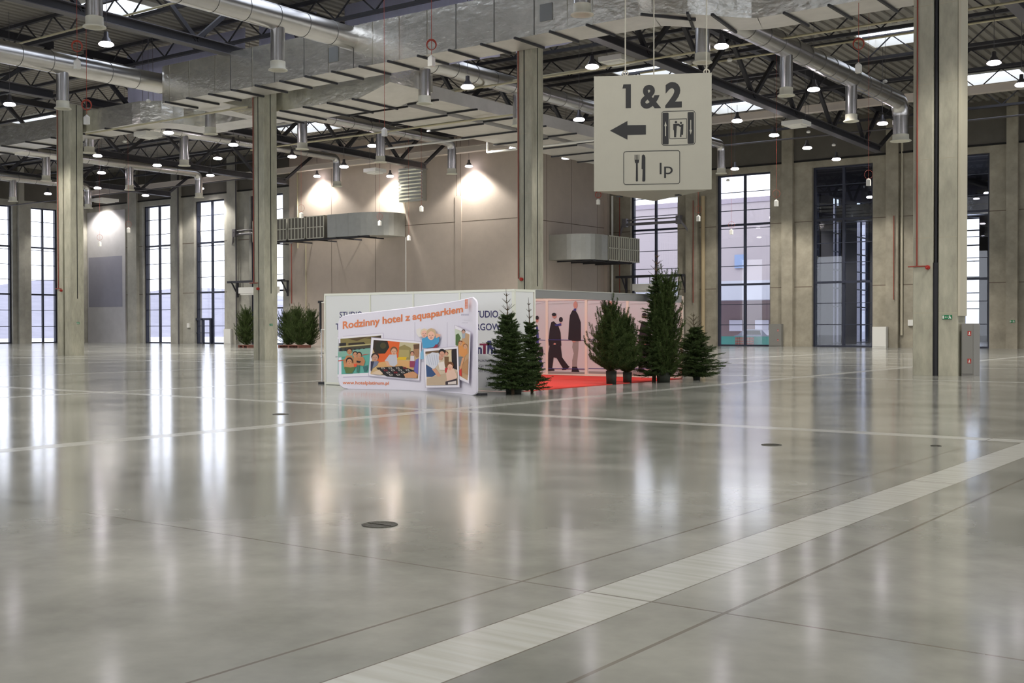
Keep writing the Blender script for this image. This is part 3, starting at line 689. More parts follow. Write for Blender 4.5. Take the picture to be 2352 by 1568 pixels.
outlet(1783,445,466,8.4,'red cable coil on the concrete right of the bright window', rr=.2)
outlet(1995,401,418,8.6,'red cable coil at the top of the dark window', rr=.2)
outlet(1604,481,501,8.3,'red cable coil between the two right-hand windows', rr=.2)
outlet(1680,516,532,8.0,'red cable coil in front of the bright window', rr=.2)
outlet(692,478,494,8.6,'red cable coil above the wall duct grilles', rr=.2)
outlet(872,497,512,9.0,'red cable coil in front of the wall duct elbow', rr=.2)
outlet(968,466,479,8.8,'white socket box under the louvred panel', ring=False)
outlet(939,544,546,7.6,'white socket box left of the wall seam beside the wall duct', ring=False)
outlet(295,515,528,8.6,'red cable coil at the edge of the lit grey wall field', rr=.2)
outlet(229,545,560,8.0,'red cable coil in front of the lit grey wall field', rr=.2)
def heater(px, py, z, w, label):
    p = at(px, py, Z=z); o = thing('ceiling_heater', p, label, 'heater', 'white hanging heater boxes')
    k = MB(); k.box(p.x-w/2, p.x+w/2, p.y-w/2, p.y+w/2, p.z-.12, p.z+.12); k.box(p.x-w*.36, p.x+w*.36, p.y-w*.36, p.y+w*.36, p.z-.2, p.z-.12); k.build('heater_case', WHITE, o)
    k = MB()
    for a in (-.42,.42): k.tube([(p.x+a*w,p.y,p.z+.12),(p.x+a*w,p.y,roofz(p.y)-.2)], .012, 6)
    k.build('hanger', STEELL, o)
heater(1416,138,14.2,1.25,'white heater box above the hanging sign'); heater(1829,284,13.4,1.3,'white heater box under the right truss')
heater(861,392,12.2,1.1,'white heater box in front of the tan wall beside the drop pipe'); heater(340,309,12.4,1.1,'white heater box under the curved foil duct at the left')
heater(240,460,12.6,1.7,'white heater box beside the lit grey wall field')
for px, py, z, l in ((1672,414,11.5,'above the bright window'),(1676,138,14.0,'right of the duct bend'),(1857,303,13.6,'under the right truss'),(1915,333,13.2,'over the dark window'),(2033,187,14.6,'left of the foreground column'),(1187,230,13.4,'at the middle column'),(341,232,13.6,'beside the left elbow of the foil duct'),(286,325,13,'right of the left double column')):
    p = at(px, py, Z=z); o = thing('smoke_detector', p, 'small white detector on a thin rod '+l, 'detector', 'small hanging detectors'); k = MB(); k.lathe([(.02,.1),(.1,.07),(.13,0),(.1,-.06),(.01,-.07)], p, 12); k.build('sensor_head', WHITE, o)
    k = MB(); k.tube([(p.x,p.y,p.z+.08),(p.x,p.y,roofz(p.y)-.1)], .01, 6); k.build('rod', STEELL, o)
# pale sprinkler pipes along X and Y
def pipe(pts, r, label, m=PVCL):
    k = MB(); k.tube(pts, r, 8); return tag(k.build('sprinkler_pipe', m), label, 'pipe', 'sprinkler pipes')
def line_y(px, py, z, x0, x1, label, m=PVCL, r=.05):
    p = at(px, py, Z=z); return pipe([(x0,p.y,z),(x1,p.y,z)], r, label, m)
line_y(1500,135,14.0,-44,24,'pale pipe passing just above the hanging sign')
line_y(1150,193,13.4,-42,-28,'pale pipe left of the middle column under the foil duct')
line_y(1000,287,12.6,-56,-34,'pale pipe under the flat branch duct')
line_y(1960,95,15.4,-32,24,'pale pipe above the large round duct'); line_y(300,290,12.45,-58,-44.5,'yellowish pipe under the left foil duct')
line_y(150,72,15.6,-62,-36,'pale pipe crossing the upper left truss')
line_y(300,440,13.4,WD+2,-70,'thin pipe over the far-left windows', STEELL, .05); line_y(1900,310,14.6,-46,24,'grey pipe under the roof before the right-hand wall', STEELL, .06)
p = at(1153,345,X=-43.6); 
pipe([(-52,p.y-1.5,13.3),(-43.6,p.y-1.5,13.3),(-43.6,p.y-1.5,12.3),(-43.6,p.y-1.5,12.3),(-32,p.y-1.5,12.3)], .07, 'white bent pipe frame beside the middle column', WHITE)
# red drop pipes on the walls
def wpipe(px, py0, py1, Y, label, m=REDP, r=.035, arm=0):
    a = at(px, py0, Y=Y-.08); b = at(px, py1, Y=Y-.08); k = MB(); k.tube([a, (a.x,a.y,b.z)], r, 8)
    if arm: k.tube([(a.x,a.y,b.z),(a.x+arm,a.y,b.z)], r, 8)
    tag(k.build('wall_pipe', m), label, 'pipe', 'pipes on the walls')
wpipe(1592,460,695,WC-.45,'red pipe on the pilaster between the two right-hand windows'); wpipe(2053,495,688,WC-.45,'red pipe on the pilaster left of the foreground column')
wpipe(2072,300,770,WC,'pale downpipe left of the foreground column', mat('pale_downpipe', (186,178,156), .6), .1); wpipe(669,560,697,WA,'thin red pipe at the left end of the tan wall')
wpipe(702,560,715,WA,'pale cable conduit on the tan wall under the grilles', PVCL, .05); wpipe(683,380,570,WA,'pale conduit on the tan wall left of the wall duct', PVCL, .05)
wpipe(541,350,780,WA-.36,'dark pipe on the far-left pilaster beside the air curtain', STEELL, .06); wpipe(408,380,790,WA-.36,'dark pipe on the pilaster between two far-left windows', STEELL, .07)
wpipe(932,545,670,WA,'white conduit under the elbow of the left wall duct', WHITE, .04); wpipe(1406,450,675,WC-.95,'white downpipe in the corner of the tan return wall', WHITE, .09); wpipe(1423,440,675,WC-.45,'red cable pipe beside the corner downpipe')
wpipe(1615,450,780,WC-.1,'ochre downpipe left of the bright window', mat('ochre_pipe', (176,158,124), .7), .17)
# ---- air curtains with brackets
def air_curtain(xa, xb, Y, zc, ztop, label):
    o = thing('air_curtain', ((xa+xb)/2, Y-.6, zc-.25), label, 'air curtain', 'air curtains over the gates')
    k = MB(); k.box(xa+1.1, xb-.6, Y-1.1, Y-.35, zc-.28, zc+.28); k.box(xa+1.3, xb-.8, Y-1.05, Y-.4, zc-.42, zc-.28); k.build('heater_case', WHITE, o)
    k = MB(); k.box(xa-.6, xb+.6, Y-1.0, Y-.8, ztop-.1, ztop+.1)
    for x in (xa, xb+.3): k.box(x-.07, x+.07, Y-1.0, Y-.16, ztop-.1, ztop+.02); k.box(x-.07, x+.07, Y-.3, Y-.16, ztop-1.4, ztop); k.bar((x,Y-.95,ztop-.05),(x,Y-.22,ztop-1.2), .1)
    for x in (xa+1.5, (xa+xb)/2, xb-1.0): k.tube([(x,Y-.9,ztop-.1),(x,Y-.9,zc+.28)], .03, 6)
    k.build('bracket', STEEL, o)
    k = MB(); k.tube([(xa+.2,Y-.6,ztop+4.4),(xb-.2,Y-.6,ztop+4.4)], .12, 10); k.tube([(xa+.2,Y-.6,ztop+4.75),(xb-.2,Y-.6,ztop+4.75)], .06, 8)
    for x in (xa+.1, xb-.1): k.bar((x,Y-.75,ztop+4.7),(x+(-1 if x < (xa+xb)/2 else 1)*.9,Y-.17,ztop+3.3), .16); k.box(x-.2,x+.2,Y-.8,Y-.4,ztop+4.2,ztop+4.9)
    k.build('blind_roller', mat('grey_roller', (112,108,110), .5), o)
air_curtain(-50.5, -45.2, WC, 4.85, 5.75, 'white air curtain under a black bracket in the window behind the tall fir')
air_curtain(-84.6, -78.2, WA, 4.95, 5.75, 'white air curtain under a black bracket behind the second column')
# ---- hanging direction sign
SP = at(1500, 436, Z=4.17); Ds = 22.0
c0 = Vector((0,0,HC))+fwd*0
def sp(px, py, dep):
    c = Vector(((px-1176)/F*dep, (py-784)/F*dep, dep)); return Vector((0,0,HC))+right*c.x+down*c.y+fwd*c.z
A_ = sp(1364.5, 437, 22.15); B_ = sp(1634.5, 437, 21.85); zb = (A_.z+B_.z)/2; zt = sp(1500, 172, 22).z
A_.z = B_.z = zb; ex = (B_-A_); S = ex.length; ex.normalize(); ey = Vector((-ex.y, ex.x, 0)); C_ = A_+ex*S/2+ey*S*.866; H = zt-zb
sg = thing('hanging_sign', A_+ex*S/2, 'large three-sided pale sign hanging from wires, reading 1&2 with arrow and cutlery', 'sign')
k = MB(); k.prism([(A_.x,A_.y),(B_.x,B_.y),(C_.x,C_.y)], zb, zt); k.build('panel', SIGNM, sg)
k = MB()
for t in (.1, .62): q = A_+ey*S*.4*(1 if t < .3 else .9)+ex*S*(t+.1); k.box(q.x-.05,q.x+.05,q.y-.05,q.y+.05,zb-.02,zb-.001)
k.build('underside_clip', DARK, sg)
k = MB()
for px in (1436, 1623): q = sp(px, 175, 21.97+(.12 if px < 1500 else 0)); k.tube([(q.x+ey.x*.06,q.y+ey.y*.06,zt),(q.x+ey.x*.06,q.y+ey.y*.06,roofz(q.y)-.1)], .012, 6); k.torus((q.x+ey.x*.06,q.y+ey.y*.06,zt+.06), .05, .014, ey, 12, 5)
q = C_-ey*.15; k.tube([(q.x,q.y,zt),(q.x,q.y,roofz(q.y)-.1)], .012, 6)
k.build('wire', mat('pale_wire', (180,175,160), .5), sg)
def sgn(cx, cy, off=.004):
    """front face position from crop coordinates (0..1568 box drawn over 130..1448 x 110..1400)"""
    u = (cx-127)/(1447-127); v = (1400-cy)/(1400-112); return A_+ex*S*u+Vector((0,0,H*v))-ey*off
pr = MB()
def spoly(pts, mb=None, off=.004, mi=0):
    (mb or pr).add([sgn(x,y,off) for x, y in pts], [tuple(range(len(pts)-1,-1,-1))], mi)
def stext(body, x, y, h, bold, w, mb=None):
    bm = text_bm(body, h, bold, 1, w); bm_to(mb or pr, bm, lambda a, b: sgn(x+a, y-b))
spoly([(450,258),(460,212),(545,212),(545,477),(486,477),(486,258)]); stext('&', 652, 474, 258, .035, 232); stext('2', 930, 470, 266, .045, 186)
spoly([(308,724),(506,620),(506,668),(714,670),(714,776),(506,778),(506,830)])
def outline(x0, x1, y0, y1, r, w):
    a = rrect(x0,x1,y0,y1,r); b = rrect(x0+w,x1-w,y0+w,y1-w,max(1,r-w)); n = len(a)
    for i in range(n): j = (i+1)%n; spoly([a[i],a[j],b[j],b[i]])
outline(886,1266,522,905,34,6); outline(460,1096,958,1334,30,7); outline(978,1172,610,832,2,6)
spoly(rrect(900,968,540,892,10)); spoly(rrect(1180,1250,540,890,10))
spoly(rrect(1036,1064,634,660,13)); spoly(rrect(1094,1118,646,670,12))
spoly([(1020,668),(1080,664),(1088,684),(1060,690),(1056,750),(1052,816),(1030,816),(1028,740),(1020,730)])
spoly([(1088,690),(1108,676),(1134,670),(1132,736),(1130,790),(1112,790),(1112,814),(1094,814),(1100,740),(1106,700)])
spoly([(1064,672),(1086,668),(1110,690),(1104,704),(1080,690)])
# cutlery
for x in (586,598+3,616,631): spoly([(x,1000),(x+7,1000),(x+7,1060),(x,1060)])
spoly([(586,1056),(638,1056),(634,1086),(622,1096),(624,1292),(612,1300),(600,1292),(602,1096),(590,1086)])
spoly([(668,1010),(684,998),(700,1006),(708,1030),(708,1290),(698,1300),(676,1300),(672,1290),(676,1165),(664,1158)])
stext('lp', 868, 1222, 136, .0, 146)
pr.build('lettering', SIGNB, sg)
wp = MB()
for x, up in ((934,1),(1215,0)):
    a, b, c = (636, 690, 800) if up else (790, 738, 628)
    spoly([(x,a),(x-14,b),(x+14,b)] if up else [(x,a),(x+14,b),(x-14,b)], wp, .007); spoly([(x-5,min(b,c)),(x+5,min(b,c)),(x+5,max(b,c)),(x-5,max(b,c))], wp, .007)
wp.build('white_arrows', SIGNM, sg)
# the two rear faces carry nothing that the photograph shows
# ---- exit signs, cabinets
def exit_sign(px, py, w, h, Y, label, flip=False):
    p = at(px, py, Y=Y-.03); o = thing('exit_sign', p, label, 'exit sign', 'green emergency exit signs')
    k = MB(); k.box(p.x-w/2, p.x+w/2, Y-.03, Y-.002, p.z-h/2, p.z+h/2); k.build('plate', GREENS, o)
    s = -1 if flip else 1; k = MB(); y = Y-.032
    def q(pts): k.add([(p.x+s*a*w, y, p.z+b*h) for a, b in pts], [tuple(range(len(pts)))])
    q([(-.46,-.38),(-.3,-.38),(-.3,.38),(-.46,.38)]); q([(-.2,.05),(.12,.05),(.12,-.05),(-.2,-.05)]); q([(-.24,0),(-.12,.2),(-.12,-.2)])
    q([(.2,.38),(.34,.38),(.34,.18),(.2,.18)]); q([(.18,.14),(.36,.14),(.4,-.1),(.22,-.12)]); q([(.22,-.12),(.4,-.1),(.46,-.4),(.38,-.4)]); q([(.22,-.12),(.3,-.12),(.2,-.42),(.12,-.42)])
    k.build('pictogram', WHITE, o)
exit_sign(2175,728,.30,.13,CY0,'green exit sign on the foreground double column'); exit_sign(622,746,.22,.11,CY0+.0,'green exit sign on the column before the fir trees', True)
exit_sign(179,742,.24,.12,CY0,'green exit sign on the left double column', True); exit_sign(2325,738,.34,.16,WC-.4,'green exit sign on the far pilaster at the right edge')
def cabinet(name, x0, x1, y0, y1, h, m, label, cat, marks=()):
    o = thing(name, ((x0+x1)/2, (y0+y1)/2, 0), label, cat); k = MB(); k.box(x0, x1, y0, y1, .0, h); k.build('body', m, o)
    k = MB(); k.box(x0+.03, x1-.03, y0-.025, y0-.002, .08, h-.05); k.build('door', m, o)
    for z, s in marks:
        k = MB(); xm = x1-.22*(x1-x0)-.05; k.box(xm-.055, xm+.055, y0-.03, y0-.026, z-.075, z+.075); k.build('red_sticker', RED, o)
        k = MB(); 
        for a, b in ((-.03,.03),): k.box(xm+a, xm+b, y0-.034, y0-.031, z-.045, z-.02); k.box(xm-.01, xm+.015, y0-.034, y0-.031, z-.02, z+.045)
        k.build('sticker_symbol', WHITE, o)
    return o
cabinet('hydrant_cabinet', -10.27, at(2237,800,Y=CY0+.1).x, CY0+.1, CY1-.05, 1.66, CABG, 'grey hydrant cabinet with red stickers at the foot of the foreground column', 'cabinet', ((1.35,0),(.48,0)))
a = at(1769,770,Y=WC-.5); b = at(1798,770,Y=WC-.5)
cabinet('hydrant_cabinet', a.x, b.x, WC-.75, WC-.42, 1.75, CABG, 'grey hydrant cabinet beside the bright right-hand window', 'cabinet', ((1.25,0),(.5,0)))
a = at(2006,770,Y=WC-.6); b = at(2038,770,Y=WC-.6)
cabinet('electric_cabinet', a.x, b.x, WC-.85, WC-.42, at(2020,750,Y=WC-.6).z, WHITE, 'white electric cabinet right of the dark window', 'cabinet')
a = at(514,770,Y=WA-.6); b = at(530,770,Y=WA-.6)
cabinet('electric_cabinet', a.x, b.x, WA-.6, WA-.37, at(520,755,Y=WA-.6).z, WHITE, 'white electric cabinet right of the window with the door', 'cabinet')
for px, py, Y, l in ((2092,741,WC-.05,'white switch box left of the foreground column'),(434,747,WA-.05,'white switch box left of the glazed door')):
    p = at(px, py, Y=Y); k = MB(); k.box(p.x-.18, p.x+.18, Y-.12, Y+.04, p.z-.22, p.z+.22); tag(k.build('switch_box', WHITE), l, 'switch box')
# ---- floor covers
CAST = mat('cast_cover', (64,62,54), .5, .5, var=.5, scale=40, bump=.6, bscale=60)
for px, py, r, l in ((872,1205,.145,'round dark floor cover in the left foreground'),(1772,1021.5,.135,'round floor cover right of centre in front of the pale strip'),(645,951,.15,'round floor cover further back at the left'),(2150,1024,.07,'small floor hole near the strip crossing at the right')):
    p = at(px, py, Z=0); k = MB(); k.lathe([(r,.0),(r,.006),(r*.9,.008),(r*.88,.004),(.01,.004)], (p.x,p.y,0), 28); k.box(p.x-r*.8,p.x+r*.8,p.y-.008,p.y+.008,.004,.009); tag(k.build('floor_cover', CAST), l, 'floor cover')
# ================================================================== BOOTH
BX0, BX1, BY0, BY1 = -23.08, -16.66, 22.8, 31.4
WS = at(755,675,Y=BY0).z
def wall_panel_x(o, x0, x1, y, h):
    k = MB(); k.box(x0+.03, x1-.03, y-.012, y+.012, .06, h-.06); k.build('panel', WPANEL, o)
def wall_post(o, x, y, h, w=.05):
    k = MB(); k.box(x-w/2, x+w/2, y-w/2, y+w/2, 0, h); k.build('post', WFRAME, o)
def rail(o, p, q, w=.045, h=.06): k = MB(); k.bar(p, q, w, h); k.build('rail', WFRAME, o)
bw = thing('exhibition_wall', ((BX0+BX1)/2, BY0, 0), 'white system wall with STUDIO lettering behind the curved banner', 'booth wall')
seam = [BX0, xat2 := at(851,673,Y=BY0).x, at(950,670,Y=BY0).x, at(1057,667,Y=BY0).x, BX1]
BH = 2.5
for a, c in zip(seam[:-1], seam[1:]): wall_panel_x(bw, a, c, BY0, BH); rail(bw, (a+.025,BY0,BH-.03),(c-.025,BY0,BH-.03)); rail(bw, (a+.025,BY0,.04),(c-.025,BY0,.04))
for x in seam[:-1]: wall_post(bw, x, BY0, BH)
wall_post(bw, BX1, BY0, BH, .07)
rw = thing('exhibition_wall', (BX1, (BY0+23.65)/2, 0), 'short white return wall at the right corner of the booth, behind the nearest fir', 'booth wall')
k = MB(); k.box(BX1-.012, BX1+.012, BY0+.07, 23.6, .06, BH-.06); k.build('panel', WPANEL, rw)
wall_post(rw, BX1, 23.66, BH); rail(rw, (BX1,BY0+.06,BH-.03),(BX1,23.64,BH-.03)); rail(rw, (BX1,BY0+.06,.04),(BX1,23.64,.04))
lw = thing('exhibition_wall', (BX0, 27, 0), 'white side wall of the booth hidden behind its lettered front', 'booth wall')
k = MB(); k.box(BX0-.012, BX0+.012, BY0+.06, BY1-.06, .06, BH-.06); k.build('panel', WPANEL, lw); rail(lw, (BX0,BY0+.06,BH-.03),(BX0,BY1-.06,BH-.03))
pw = thing('exhibition_wall', ((BX0+BX1)/2, BY1, 0), 'back wall of the booth printed with walking people in dark coats', 'booth wall')
PSE = [BX0]+[at(x,800,Y=BY1).x for x in (1257,1347,1442)]+[BX1]
PFR = mat('rosy_frame', (232,214,198), .5)
PPR = mat('photo_print_pale', (206,201,203), .5)
for a, c in zip(PSE[:-1], PSE[1:]):
    k = MB(); k.box(a+.03, c-.03, BY1-.012, BY1+.012, .06, BH-.06); k.build('panel', PPR, pw)
    for z in (BH-.035, .05): k = MB(); k.bar((a+.03,BY1,z),(c-.03,BY1,z), .05, .07); k.build('rail', PFR, pw)
for x in PSE: k = MB(); k.box(x-.045, x+.045, BY1-.03, BY1+.03, 0, BH); k.build('post', PFR, pw)
fa = thing('booth_fascia', (BX1, 27.5, 2.4), 'grey fascia beam along the open side of the booth', 'beam')
k = MB(); k.box(BX1-.03, BX1+.03, 23.7, BY1-.06, BH-.2, BH-.01); k.build('beam', mat('fascia_grey', (132,132,130), .5), fa)
k = MB(); k.box(BX1-.04, BX1+.04, 23.7, BY1-.06, BH-.01, BH+.015); k.build('top_rail', GALVW, fa)
cp_ = MB(); cp_.box(BX0+.3, BX1+.04, BY0+.35, BY1-.05, 0, .012); tag(cp_.build('carpet', CARPET), 'bright red carpet on the booth floor', 'carpet')
# lettering on the white wall
NAVY = mat('navy_print', (58,56,104), .6); MAROON = mat('maroon_print', (128,34,66), .6); GREYP = mat('grey_print', (96,96,112), .6)
def wtext(mb, body, px0, pxb, pyb, capt, Y, bold=.012, w=None):
    a = at(px0, pyb, Y=Y); e = at(pxb, pyb, Y=Y); h = at(px0, pyb-capt, Y=Y).z-a.z
    bm = text_bm(body, h, bold, 1, e.x-a.x); bm_to(mb, bm, lambda x, z: Vector((a.x+x, Y, a.z+z)))
Yp = BY0-.016
t = MB()
wtext(t,'STUDIO',780,832,730,15,Yp); wtext(t,'TARGOWE',771,846,757,15,Yp)
wtext(t,'STUDIO',875,929,729,15,Yp); wtext(t,'TARGOWE',866,944,757,15,Yp)
wtext(t,'STUDIO',1083,1144,729,16,Yp); wtext(t,'TARGOWE',1069,1158,758,16,Yp)
t.build('lettering', NAVY, bw)
def P2(x, y): return at(1050+x/5.6, 640+y/5.6, Y=Yp)
def poly_on(mb, fn, pts, mi=0): mb.add([fn(x,y) for x, y in pts], [tuple(range(len(pts)-1,-1,-1))], mi)
lg = MB(); poly_on(lg, P2, [(288,832),(412,832),(412,856),(368,856),(368,968),(334,968),(334,856),(288,856)], 1)
for dx in (0, 178):
    s = (lambda v: v+dx)
    poly_on(lg, P2, [(s(210),800),(s(232),795),(s(262),800),(s(268),880),(s(240),880),(s(226),968),(s(210),968)])
    poly_on(lg, P2, [(s(240),880),(s(300),880),(s(318),900),(s(318),968),(s(296),968),(s(296),905),(s(280),905),(s(280),968),(s(258),968),(s(258),905),(s(240),905)])
lg.build('emblem', [NAVY, MAROON], bw)
t = MB(); wtext(t,'MIĘDZYNARODOWE',1062,1160,830,6,Yp,0); wtext(t,'TARGI MEBLI',1076,1146,842,6,Yp,0); wtext(t,'OSTRÓDA',1095,1138,854,6,Yp,0)
wtext(t,'MIĘDZYNARODOWE',771,851,822,5,Yp,0); t.build('small_lettering', GREYP, bw)
# printed walkers on the back wall
BK = mat('print_black', (34,26,34), .6); SK = mat('print_skin', (196,140,128), .6); GR = mat('print_grey', (150,142,138), .6); BL = mat('print_blue', (60,60,130), .6); PURP = mat('print_plum', (96,44,80), .6)
MATS = [BK, SK, GR, BL, PURP, WHITE]
def ell(cx, cy, rx, ry, n=14): return [(cx+rx*math.cos(2*math.pi*i/n), cy+ry*math.sin(2*math.pi*i/n)) for i in range(n)]
pp = MB()
lay = [0]
def Pw(x, y): return at(1050+x/5.6, 640+y/5.6, Y=BY1-.016-.0012*lay[0])
def pl(pts, mi, dx=0, dy=0, s=1.0, x0=0, y0=0):
    lay[0] = (lay[0]+1) % 9; poly_on(pp, Pw, [((x-x0)*s+x0+dx, (y-y0)*s+y0+dy) for x, y in pts], mi)
def backline(x0, x1):
    pl([(x0,780),(x1,786),(x1,793),(x0,787)], 3); pl([(x0,1148),(x1,1156),(x1,1166),(x0,1156)], 3); pl([(x0,324),(x1,300),(x1,303),(x0,327)], 2)
    pl([(x0,1190),(x1,1200),(x1,1225),(x0,1222)], 2)
def man_coat(dx=0):
    pl([(1210,560),(1240,545),(1300,600),(1330,690),(1340,860),(1300,870),(1180,860),(1175,800),(1190,640)], 0, dx); pl([(1190,850),(1330,850),(1350,1010),(1400,1080),(1440,1130),(1370,1170),(1280,1020),(1240,1010),(1220,1170),(1170,1180),(1172,960)], 0, dx)
    pl(ell(1250,475,28,34), 1, dx); pl(ell(1246,460,30,22), 0, dx); pl([(1300,580),(1335,570),(1340,600),(1270,610),(1250,590)], 3, dx); pl(ell(1334,525,26,34), 0, dx); pl(ell(1330,572,14,12), 1, dx)
    pl([(1168,1160),(1230,1150),(1255,1172),(1250,1182),(1168,1188)], 0, dx); pl([(1345,1160),(1425,1120),(1450,1130),(1400,1170),(1350,1172)], 0, dx); pl([(1220,850),(1290,845),(1280,868),(1225,872)], 5, dx); pl(ell(1255,838,16,12), 1, dx)
def man_bald(dx=0):
    pl([(1480,410),(1510,390),(1550,450),(1590,560),(1592,800),(1500,800),(1428,780),(1440,560),(1450,470)], 0, dx); pl([(1500,385),(1530,380),(1530,410),(1495,410)], 3, dx)
    pl(ell(1522,335,27,48), 1, dx); pl([(1490,800),(1562,800),(1560,900),(1545,1060),(1540,1150),(1480,1150),(1480,1050),(1500,960),(1480,880)], 2, dx)
    pl([(1480,1130),(1540,1130),(1580,1210),(1585,1222),(1468,1222)], 0, dx); pl([(1465,740),(1525,736),(1520,765),(1470,765)], 5, dx); pl([(1470,762),(1525,760),(1520,800),(1475,800)], 4, dx); pl(ell(1502,806,22,14), 1, dx)
def man_small(dx=0, dy=0):
    pl(ell(1028,500,22,26), 0, dx, dy); pl(ell(1030,535,18,30), 1, dx, dy); pl([(1015,600),(1040,620),(1050,740),(1050,900),(1015,960)], 3, dx, dy); pl(ell(1080,940,30,60), 0, dx, dy); pl([(1040,1000),(1075,1010),(1110,1130),(1080,1145),(1050,1060)], 3, dx, dy)
backline(1018,1132); backline(1170,1640); backline(1690,2165); backline(2225,2780)
man_small(); man_coat(); man_bald()
# repeats behind the trees: head of the bald man and the small man in the third panel, coat man in the fourth
lay[0] = 0; man_bald(450); man_small(1120, -20); man_coat(1160)
pp.build('photo_print', MATS, pw)
# ================================================================== BANNER
bb = [(778,890.5,731),(782,891,726.5),(800,891.3,724),(850,892.3,718.5),(920,894,710.5),(1000,897.2,700.5),(1050,901.3,692.5),(1075,904.4,686.5),(1086,905.8,683.5),(1094,905.0,688)]
BP = []
for px, yb, ytop in bb:
    g = at(px, yb, Z=.02) if px not in (778,1094) else at(px, yb, Z=.05 if px == 1094 else .03); BP.append((px, g))
def bplan(px):
    px = max(778, min(1094, px))
    for (a, p), (c, q) in zip(BP[:-1], BP[1:]):
        if a <= px <= c: t = (px-a)/(c-a); return p.lerp(q, t)
# smooth the plan curve with a quadratic fit in X
import itertools
xs_ = [p.x for _, p in BP[1:-1]]; ys_ = [p.y for _, p in BP[1:-1]]
def quadfit(x, y):
    n = len(x); S_ = [[sum(a**(i+j) for a in x) for j in range(3)] for i in range(3)]; T = [sum(b*a**i for a, b in zip(x, y)) for i in range(3)]
    mA = Matrix(S_); return mA.inverted() @ Vector(T)
xm_ = sum(xs_)/len(xs_); qf = quadfit([a-xm_ for a in xs_], ys_)
def bY(X): a = X-xm_; return qf[0]+qf[1]*a+qf[2]*a*a
def bpt(px, py, off=0):
    """point of the banner face seen at a pixel"""
    Y = 21.9
    for _ in range(6): p = at(px, py, Y=Y); Y = bY(p.x)
    p = at(px, py, Y=Y); n = Vector((qf[1]+2*qf[2]*(p.x-xm_), -1, 0)).normalized(); return p+n*off
def bz(px):
    for (a, b0, t0), (c, b1, t1) in zip(bb[:-1], bb[1:]):
        if a <= px <= c: t = (px-a)/(c-a); return t0+(t1-t0)*t
    return bb[0][2] if px < 778 else bb[-1][2]
bn = thing('display_banner', (-19.2, 21.9, 0), 'curved fabric banner with orange headline and family photos in front of the white booth', 'banner')
k = MB(); cols = [778,779.5,782,788]+list(range(800,1081,14))+[1086,1090,1093,1094.5]; rows = 6
pts = []
for px in cols:
    Xc = bpt(px, 800).x; Yc = bY(Xc); top = bpt(px, bz(px)).z
    lo = .012
    if px < 800: r = 1-math.sqrt(max(0, 1-((800-px)/22)**2)); lo += .2*r; top -= .13*r
    if px > 1080: r = 1-math.sqrt(max(0, 1-((px-1080)/14.5)**2)); lo += .10*r; top -= .07*r
    pts.append((Xc, Yc, lo, top))
BNW = mat('banner_fabric', (228,224,236), .6)
for i in range(len(pts)-1):
    for j in range(rows):
        vs = []
        for (X, Y, lo, tp) in (pts[i], pts[i+1]):
            for q in (j/rows, (j+1)/rows): vs.append((X, Y, lo+(tp-lo)*q))
        for dy_ in (0, .05):
            w = [(x, y+dy_, z) for x, y, z in vs]; k.add(w, [(0,2,3,1)] if dy_ == 0 else [(1,3,2,0)], 0, True)
ring = [(p[0],p[1],p[2]) for p in pts]+[(p[0],p[1],p[3]) for p in reversed(pts)]
k.tube([(x,y+.025,z) for x,y,z in ring]+[(ring[0][0],ring[0][1]+.025,ring[0][2])], .026, 8, 0, False)
k.build('fabric', BNW, bn)
k = MB(); 
for px in (800, 1080): X = bpt(px,800).x; k.box(X-.05, X+.05, bY(X)+.06, bY(X)+.45, 0, .03); k.tube([(X,bY(X)+.08,0.03),(X,bY(X)+.08,1.2)], .015, 8)
k.box(bpt(1092,880).x-.02, bpt(1092,880).x+.12, bY(bpt(1092,880).x)+.05, bY(bpt(1092,880).x)+.3, 0, .05)
k.build('foot', BLACK, bn)
def bprint(mb, polys_bm, off, mi):
    for x in range(760, 1110, 9):
        bmesh.ops.bisect_plane(polys_bm, geom=polys_bm.verts[:]+polys_bm.edges[:]+polys_bm.faces[:], plane_co=(x,0,0), plane_no=(1,0,0))
    bm_to(mb, polys_bm, lambda x, y: bpt(x, y, off), mi)
bpr = MB(); blay = [0]
PAL = {}
BM_ = []
def pal(*rgb):
    if rgb not in PAL: PAL[rgb] = len(BM_); BM_.append(mat('print_%02x%02x%02x' % rgb, rgb, .6))
    return PAL[rgb]
def bpoly(pts, rgb):
    """polygon in the banner crop coordinates (x/5.6+720, y/5.6+640)"""
    blay[0] += 1; bm = bmesh.new(); vs = [bm.verts.new((720+x/5.6, 640+y/5.6, 0)) for x, y in pts]
    f = bm.faces.new(vs); f.normal_update()
    if f.normal.z > 0: f.normal_flip()
    bmesh.ops.triangulate(bm, faces=bm.faces[:])
    bprint(bpr, bm, .003+.00045*blay[0], pal(*rgb))
def head(x, y, r, skin=(205,150,120), hair=(70,45,30), up=.45):
    bpoly(ell(x, y-r*up*.5, r*1.05, r*1.05, 12), hair); bpoly(ell(x, y+r*.15, r*.8, r*.95, 12), skin)
    if r >= 30:
        for a in (-.32,.32): bpoly([(x+(a-.12)*r,y+.02*r),(x+(a+.12)*r,y+.02*r),(x+(a+.12)*r,y+.14*r),(x+(a-.12)*r,y+.14*r)], (70,48,44))
        bpoly([(x-.3*r,y+.58*r),(x+.3*r,y+.58*r),(x+.18*r,y+.72*r),(x-.18*r,y+.72*r)], (170,84,80)); bpoly([(x-.06*r,y+.12*r),(x+.06*r,y+.12*r),(x+.1*r,y+.42*r),(x-.1*r,y+.42*r)], tuple(int(c*.86) for c in skin))
# faint folds and thin frames
for x in (1305, 1722): bpoly([(x-2,560),(x+2,560),(x+2,880),(x-2,880)], (186,180,196))
